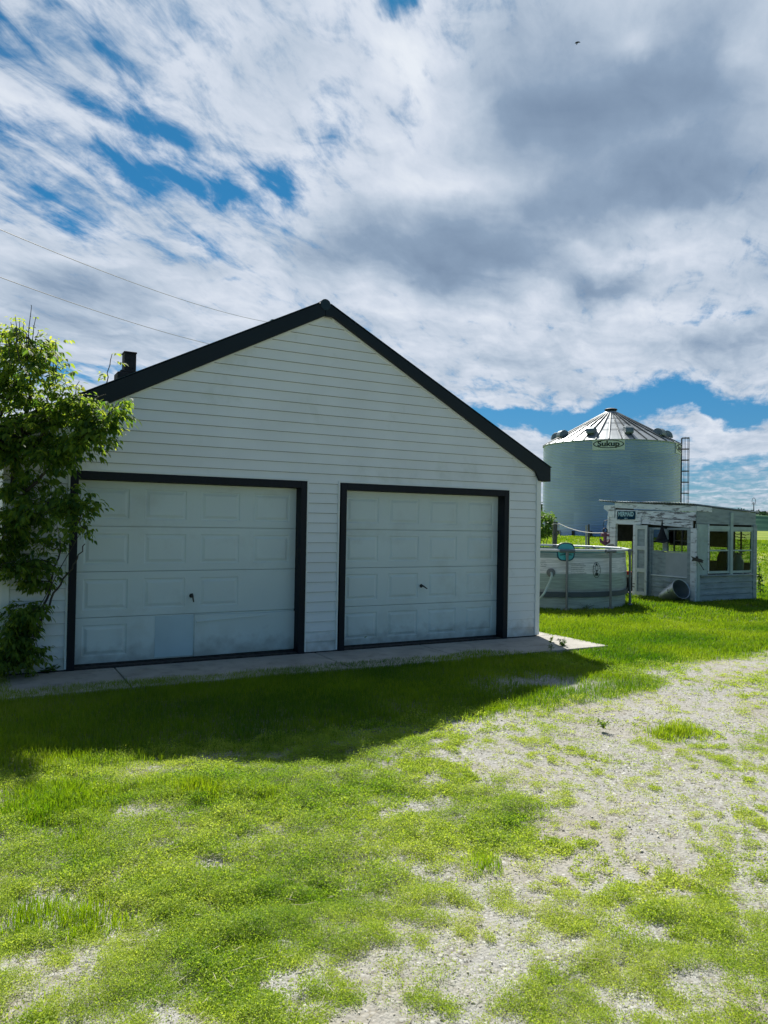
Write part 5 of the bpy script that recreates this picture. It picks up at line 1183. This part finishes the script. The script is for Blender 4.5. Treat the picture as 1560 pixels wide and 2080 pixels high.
    for z_ in np.arange(1.12, 1.72, .085):
        for s in (-1, 1): q.tube([(16.88, 2.92, z_), (16.88 + s * .10, 2.92 + rs.uniform(-.05, .05), z_ - .02 + rs.uniform(-.02, .02)), (16.88 + s * .24, 2.92 + rs.uniform(-.08, .08), z_ + rs.uniform(-.02, .05))], [.014, .011, .007], 4)
    q.build('twigs', MT['bark'], Dp)
    # anchor ornament
    A_n = thing('anchor_ornament', 'faded maroon wooden anchor hanging at the shed end', 'anchor', (SX - .1, 5.70, 1.3))
    ac = at(1229, 1090, dep=19.6); q = MB(); cz = ac[2]; yv = Vector((-CR[0], -CR[1], 0)).normalized()
    def ap(u, z): return Vector((ac[0], ac[1], cz)) - yv * u * .01305 + Vector((0, 0, -z * .01305))
    q.tube([ap(0, -9), ap(0, 13)], .045, 8); q.tube([ap(-8, -4), ap(8, -3)], .035, 8); q.tube([ap(-10, 4), ap(-8, 10), ap(0, 15), ap(8, 10), ap(9, 5)], [.02, .04, .05, .04, .02], 8)
    q.build('stock', MT['pink'], A_n, smooth=True); q = MB(); q.tube([ap(4.2 * math.cos(a), -12.5 + 4.2 * math.sin(a)) for a in np.linspace(0, 2 * math.pi, 17)], .016, 6); q.build('ring', MT['cast'], A_n, smooth=True)
shed()

# ------------------------------------------------------------------ yard beyond: posts, rope, toys, shrubs
def gz(p): return float(ground_z(np.array([p[0]]), np.array([p[1]]))[0])
def post(name, label, px, ytop, dep, r0, r1, m, lean=(0, 0), group=None):
    t = at(px, ytop, dep=dep); z = gz(t); T = thing(name, label, 'post', (t[0], t[1], z), group); q = MB(); b = Vector((t[0] - lean[0], t[1] - lean[1], z - .1))
    q.tube([b, (b + Vector(t)) / 2 + Vector((.01, 0, 0)), Vector(t)], [r0, (r0 + r1) / 2, r1], 8); q.build('shaft', MT[m], T, smooth=True); return t, T
t1, P1 = post('fence_post', 'thick weathered wooden post behind the pool holding the rope', 1128, 1060, 21.5, .075, .065, 'post', (.06, 0))
q = MB(); q.tube([Vector(t1) + Vector((0, 0, .01)) + Vector((.09 * math.cos(a), .09 * math.sin(a), -.08 + .02 * math.sin(2 * a))) for a in np.linspace(0, 6.28, 13)], .012, 5); q.tube([Vector(t1) + Vector((.06, -.07, -.06)), Vector(t1) + Vector((.09, -.09, -.35))], .01, 5); q.build('rope_wrap', MT['rope'], P1)
t2, P2 = post('stake', 'thin pale stake standing in the grass before the grain bin', 1191, 1067, 23, .035, .03, 'stakew')
t3, P3 = post('stake', 'thin dark stake close to the right of the pale one', 1196, 1065, 23.4, .035, .03, 'post')
t4 = at(1228, 1082, dep=19.7)
RP = thing('rope', 'pale rope stretched from the wooden post to the shed', 'rope', tuple(t1)); q = MB(); a_, b_ = Vector(t1) + Vector((.06, -.06, -.04)), Vector(t4)
q.tube([a_ * (1 - t) + b_ * t + Vector((0, 0, -.10 * 4 * t * (1 - t))) for t in np.linspace(0, 1, 14)], .012, 5); q.build('line', MT['rope'], RP)

def shrub(name, label, px, py, dep, rx, ry, rd, n, leaf, seed, m='bushl', cat_='shrub', group=None, stems=6):
    rs = np.random.RandomState(seed); c = at(px, py, dep=dep); z = gz(c); T = thing(name, label, cat_, (c[0], c[1], z), group); st = MB(); Ps = []
    for k in range(stems):
        v = rs.normal(size=3); v /= np.linalg.norm(v); e_ = at(px + v[0] * rx * .6, py - abs(v[1]) * ry * .5, dep=dep + v[2] * rd * .6); st.tube([(c[0], c[1], z - .03), ((c[0] + e_[0]) / 2, (c[1] + e_[1]) / 2, (z + e_[2]) / 2 + .05), tuple(e_)], [.02 * rd + .008, .012 * rd + .005, .004], 5)
    st.build('stems', MT['bark'], T)
    cl = rs.normal(size=(max(8, n // 90), 3)); cl /= np.linalg.norm(cl, axis=1, keepdims=True); cl *= rs.uniform(.3, 1, (len(cl), 1)) ** .5
    ci = cl[rs.randint(0, len(cl), n)] + rs.normal(0, .20, (n, 3)); P = np.array([at(px + v[0] * rx, py + v[1] * ry, dep=dep + v[2] * rd) for v in ci])
    P[:, 2] = np.maximum(P[:, 2], z + .02); L_ = leaf * rs.uniform(.6, 1.3, n); d = rs.normal(size=(n, 3)); d[:, 2] -= .1; d /= np.linalg.norm(d, axis=1, keepdims=True); nn = rs.normal(size=(n, 3)); nn[:, 2] += 1; nn /= np.linalg.norm(nn, axis=1, keepdims=True)
    V, F = quads_leaf(P, d, nn, L_, L_ * .5); npmesh('foliage', V, F, MT[m], T, tint=np.clip(rs.uniform(0, .8, n) + (P[:, 2] - z - .5) * .1, 0, 1)); return T
shrub('shrub', 'rounded green shrub beyond the pool at the garage corner', 1100, 1066, 24, 30, 22, .6, 2600, .09, 3)
for i, (px, py, dep, rx, ry, rd, sd_, lb) in enumerate([(1310, 1085, 92, 34, 20, 5, 21, 'dark tree seen through the shed doorway and left window'), (1086, 1046, 130, 20, 20, 6, 22, 'dark tree far behind the garage corner'), (1370, 1072, 110, 24, 12, 6, 23, 'low dark tree seen through the shed window bars')]):
    shrub('dark_tree', lb, px, py, dep, rx, ry, rd, 5000, .55, sd_, 'wood', 'tree')
# ridge woods
def woods():
    rs = np.random.RandomState(31); n = 26000; az = rs.uniform(math.radians(-12), math.radians(62), n); r = rs.uniform(950, 1180, n)
    keep = fbm(az * 60, r * .004, 1.0, 3, 71) > .47; az, r = az[keep], r[keep]; n = len(az)
    x, y = np.sin(az) * r, np.cos(az) * r - 9.1
    prof = 16 + 22 * fbm(np.cos(az) * 3 + 5, np.sin(az) * 3 + 5, 1.1, 4, 61); z = -3 + sstep(420, 1150, r) * prof * .98 + 5 * (fbm(x, y + 9.1, .006, 4, 62) - .5)
    z += rs.uniform(0, 1, n) ** 1.2 * (1.5 + 3.0 * fbm(az * 220, r * .01, 1, 2, 72)); P = np.stack([x, y, z], -1); d = rnd_dir(n); nn = rnd_dir(n, .5); L_ = rs.uniform(2, 4, n)
    V, F = quads_leaf(P, d, nn, L_, L_ * .7); tag(npmesh('far_woods', V, F, MT['wood'], tint=rs.uniform(size=n)), 'dark woods along the top of the far hills', 'woods', kind='stuff')
woods()
# mast far off
mp_ = at(1531, 1036, dep=900); T = thing('mast', 'thin distant mast on the ridge right of the shed', 'mast', (mp_[0], mp_[1], mp_[2] - 6)); q = MB(); hh = at(1531, 1013, dep=900)[2]
q.tube([(mp_[0], mp_[1], mp_[2] - 8), (mp_[0], mp_[1], hh - 4)], [.8, .5], 6); q.build('pole', MT['wire'], T)
q = MB(); R_ = Vector(CR); c_ = Vector((mp_[0], mp_[1], hh - 3)); q.tube([c_ + R_ * 2.2 * math.cos(a) + Vector((0, 0, 4.0 * math.sin(a))) for a in np.linspace(0, 6.283, 13)], .3, 4, cap=False); q.tube([c_ - R_ * 3 - Vector((0, 0, 3.6)), c_ + R_ * 3 - Vector((0, 0, 3.6))], .35, 4); q.build('head_frame', MT['wire'], T)

# toys behind the shed
def toy():
    c = at(1279, 1168, dep=22.3); z = gz(c); T = thing('toy_wagon', 'red plastic toy wagon seen between the pool and the shed door', 'toy wagon', (c[0], c[1], z)); M0 = Matrix.Translation((c[0], c[1], 0)) @ Matrix.Rotation(math.atan2(CR[1], CR[0]), 4, 'Z')
    zt = at(1279, 1160, dep=22.3)[2]; b = MB(); b.prism([(-.16, zt - .10), (.2, zt - .11), (.24, zt - .03), (.10, zt), (.06, zt - .02), (-.02, zt - .02), (-.06, zt + .01), (-.16, zt)], lambda x, y: M0 @ Vector((x, -.12, y)), lambda x, y: M0 @ Vector((x, .12, y))); b.build('body', MT['red'], T, bevel=.02)
    for x in (-.1, .14):
        for y in (-.14, .14): w = MB(); w.tube([M0 @ Vector((x, y - .015, z + .08)), M0 @ Vector((x, y + .015, z + .08))], .08, 12); w.build('wheel', MT['cast'], T)
    f = MB(); f.box((-.14, -.1, z + .08), (.18, .1, zt - .10), M0); f.build('frame', MT['cancream'], T)
    c = at(1263, 1162, dep=22.0); z = gz(c); T = thing('watering_can', 'small aqua plastic can left of the red toy wagon', 'watering can', (c[0], c[1], z)); zt = at(1263, 1157, dep=22)[2]
    b = MB(); b.lathe([(0, zt - .14), (.075, zt - .14), (.085, zt - .12), (.07, zt - .01), (.05, zt), (0, zt)], (c[0], c[1], 0), 18); b.build('body', MT['aqua'], T, smooth=True)
    b = MB(); b.tube([(c[0] + .06, c[1], zt - .02), (c[0] + .14, c[1], zt + .0), (c[0] + .12, c[1], zt - .1), (c[0] + .07, c[1], zt - .12)], .01, 6); b.build('handle', MT['aqua'], T)
    b = MB(); b.box((c[0] - .1, c[1] - .1, z), (c[0] + .1, c[1] + .1, zt - .141)); b.build('plinth', MT['darkwood'], T)
toy()

# weeds and plants
def wd(px, py, h, nl, sp, lb, leaf=.05, seed=1, stems=4, z=0.0, m='bushl', **k):
    b = at(px, py, z=z); stem_weed((b[0], b[1], z - .01), h, nl, sp, 'weed', lb, 'weed', leaf, seed, m=m, stems=stems, **k)
wd(735, 1310, .16, 9, .16, 'leafy weed at the left foot of the right garage door', .09, 2, 6)
wd(776, 1306, .11, 7, .06, 'small forked weed right of the leafy one under the right garage door', .06, 3, 3)
wd(628, 1322, .16, 12, .08, 'weed at the foot of the siding between the doors', .04, 4, 5)
wd(288, 1342, .12, 8, .07, 'dark weed under the left garage door', .06, 5, 4)
wd(1118, 1304, .10, 10, .08, 'sunlit weed on the pale slab at the garage corner', .05, 6, 5, m='clover')
wd(1142, 1312, .12, 14, .14, 'spreading weed beside the pale slab', .06, 7, 7, m='bushl')
wd(95, 1366, .10, 12, .2, 'dark weeds at the foot of the siding left of the left door', .07, 8, 7)
wd(1262, 1226, .16, 10, .16, 'weeds at the right foot of the pool', .06, 9, 7)
wd(1300, 1216, .10, 12, .3, 'pale weeds in front of the open shed door', .06, 10, 9, m='clover')
wd(1120, 1233, .26, 8, .16, 'twiggy weed against the pool wall near the hose', .05, 12, 5)
wd(1190, 1238, .14, 10, .26, 'low dark weeds along the pool foot', .05, 13, 9)
wd(1392, 1226, .12, 8, .16, 'pale weed by the shed corner', .06, 15, 6, m='clover')
wd(1225, 1478, .09, 16, .07, 'small upright weed in the gravel right of the shadow', .035, 17, 7, m='tall')
wd(1120, 1320, .10, 8, .1, 'short weed at the apron corner in the shade', .05, 18, 4)
b = at(1545, 1222, dep=19.3); stem_weed((b[0], b[1], 0), .95, 46, .15, 'tall_weed', 'tall leafy weed at the right corner of the shed', 'weed', .15, 14, stems=2, drop=1.0)

# power line, pole and bird
pt = at(555, 652, dep=30); pz = gz(pt); T = thing('utility_pole', 'top of a utility pole showing just above the garage roof', 'utility pole', (pt[0], pt[1], pz)); q = MB(); q.tube([(pt[0], pt[1], pz - .2), (pt[0], pt[1], pt[2] + .05)], [.12, .085], 10); q.build('shaft', MT['post'], T, smooth=True)
q = MB(); q.box((pt[0] - .13, pt[1] - .1, pt[2] - .12), (pt[0] + .03, pt[1] + .06, pt[2] + .02)); q.build('bracket', MT['galv'], T)
for (x0, y0, x1, y1, d1, lb, sg) in ((548, 655, -260, 352, 11, 'upper thin wire crossing the sky to the hidden pole', .30), (552, 722, -260, 464, 11, 'lower thin wire crossing the sky above the tree', .30)):
    a_, b_ = Vector(at(x0, y0, dep=30)), Vector(at(x1, y1, dep=d1)); T = thing('overhead_wire', lb, 'wire', tuple(a_), 'power line wires'); q = MB()
    q.tube([a_ * (1 - t) + b_ * t + Vector((0, 0, -sg * 4 * t * (1 - t))) for t in np.linspace(0, 1, 40)], .008, 5); q.build('cable', MT['wire'], T)
bc = Vector(at(1172, 87, dep=45)); T = thing('bird', 'tiny dark bird flying high in the grey cloud', 'bird', tuple(bc)); q = MB(); R_ = Vector(CR); U_ = Vector((0, 0, 1)); F_ = Vector(CF)
q.tube([bc - U_ * .13 - R_ * .05, bc - U_ * .05, bc + U_ * .05, bc + U_ * .10 + R_ * .02], [.006, .035, .035, .012], 8)
q.add([bc + U_ * .05, bc + R_ * .12 + U_ * .10, bc + R_ * .22 + U_ * .02, bc - U_ * .02], [(0, 1, 2, 3)]); q.add([bc + U_ * .05, bc - R_ * .06 + U_ * .12 + F_ * .1, bc - R_ * .1 + U_ * .04 + F_ * .16, bc - U_ * .02], [(0, 1, 2, 3)]); q.build('body', MT['bird'], T)
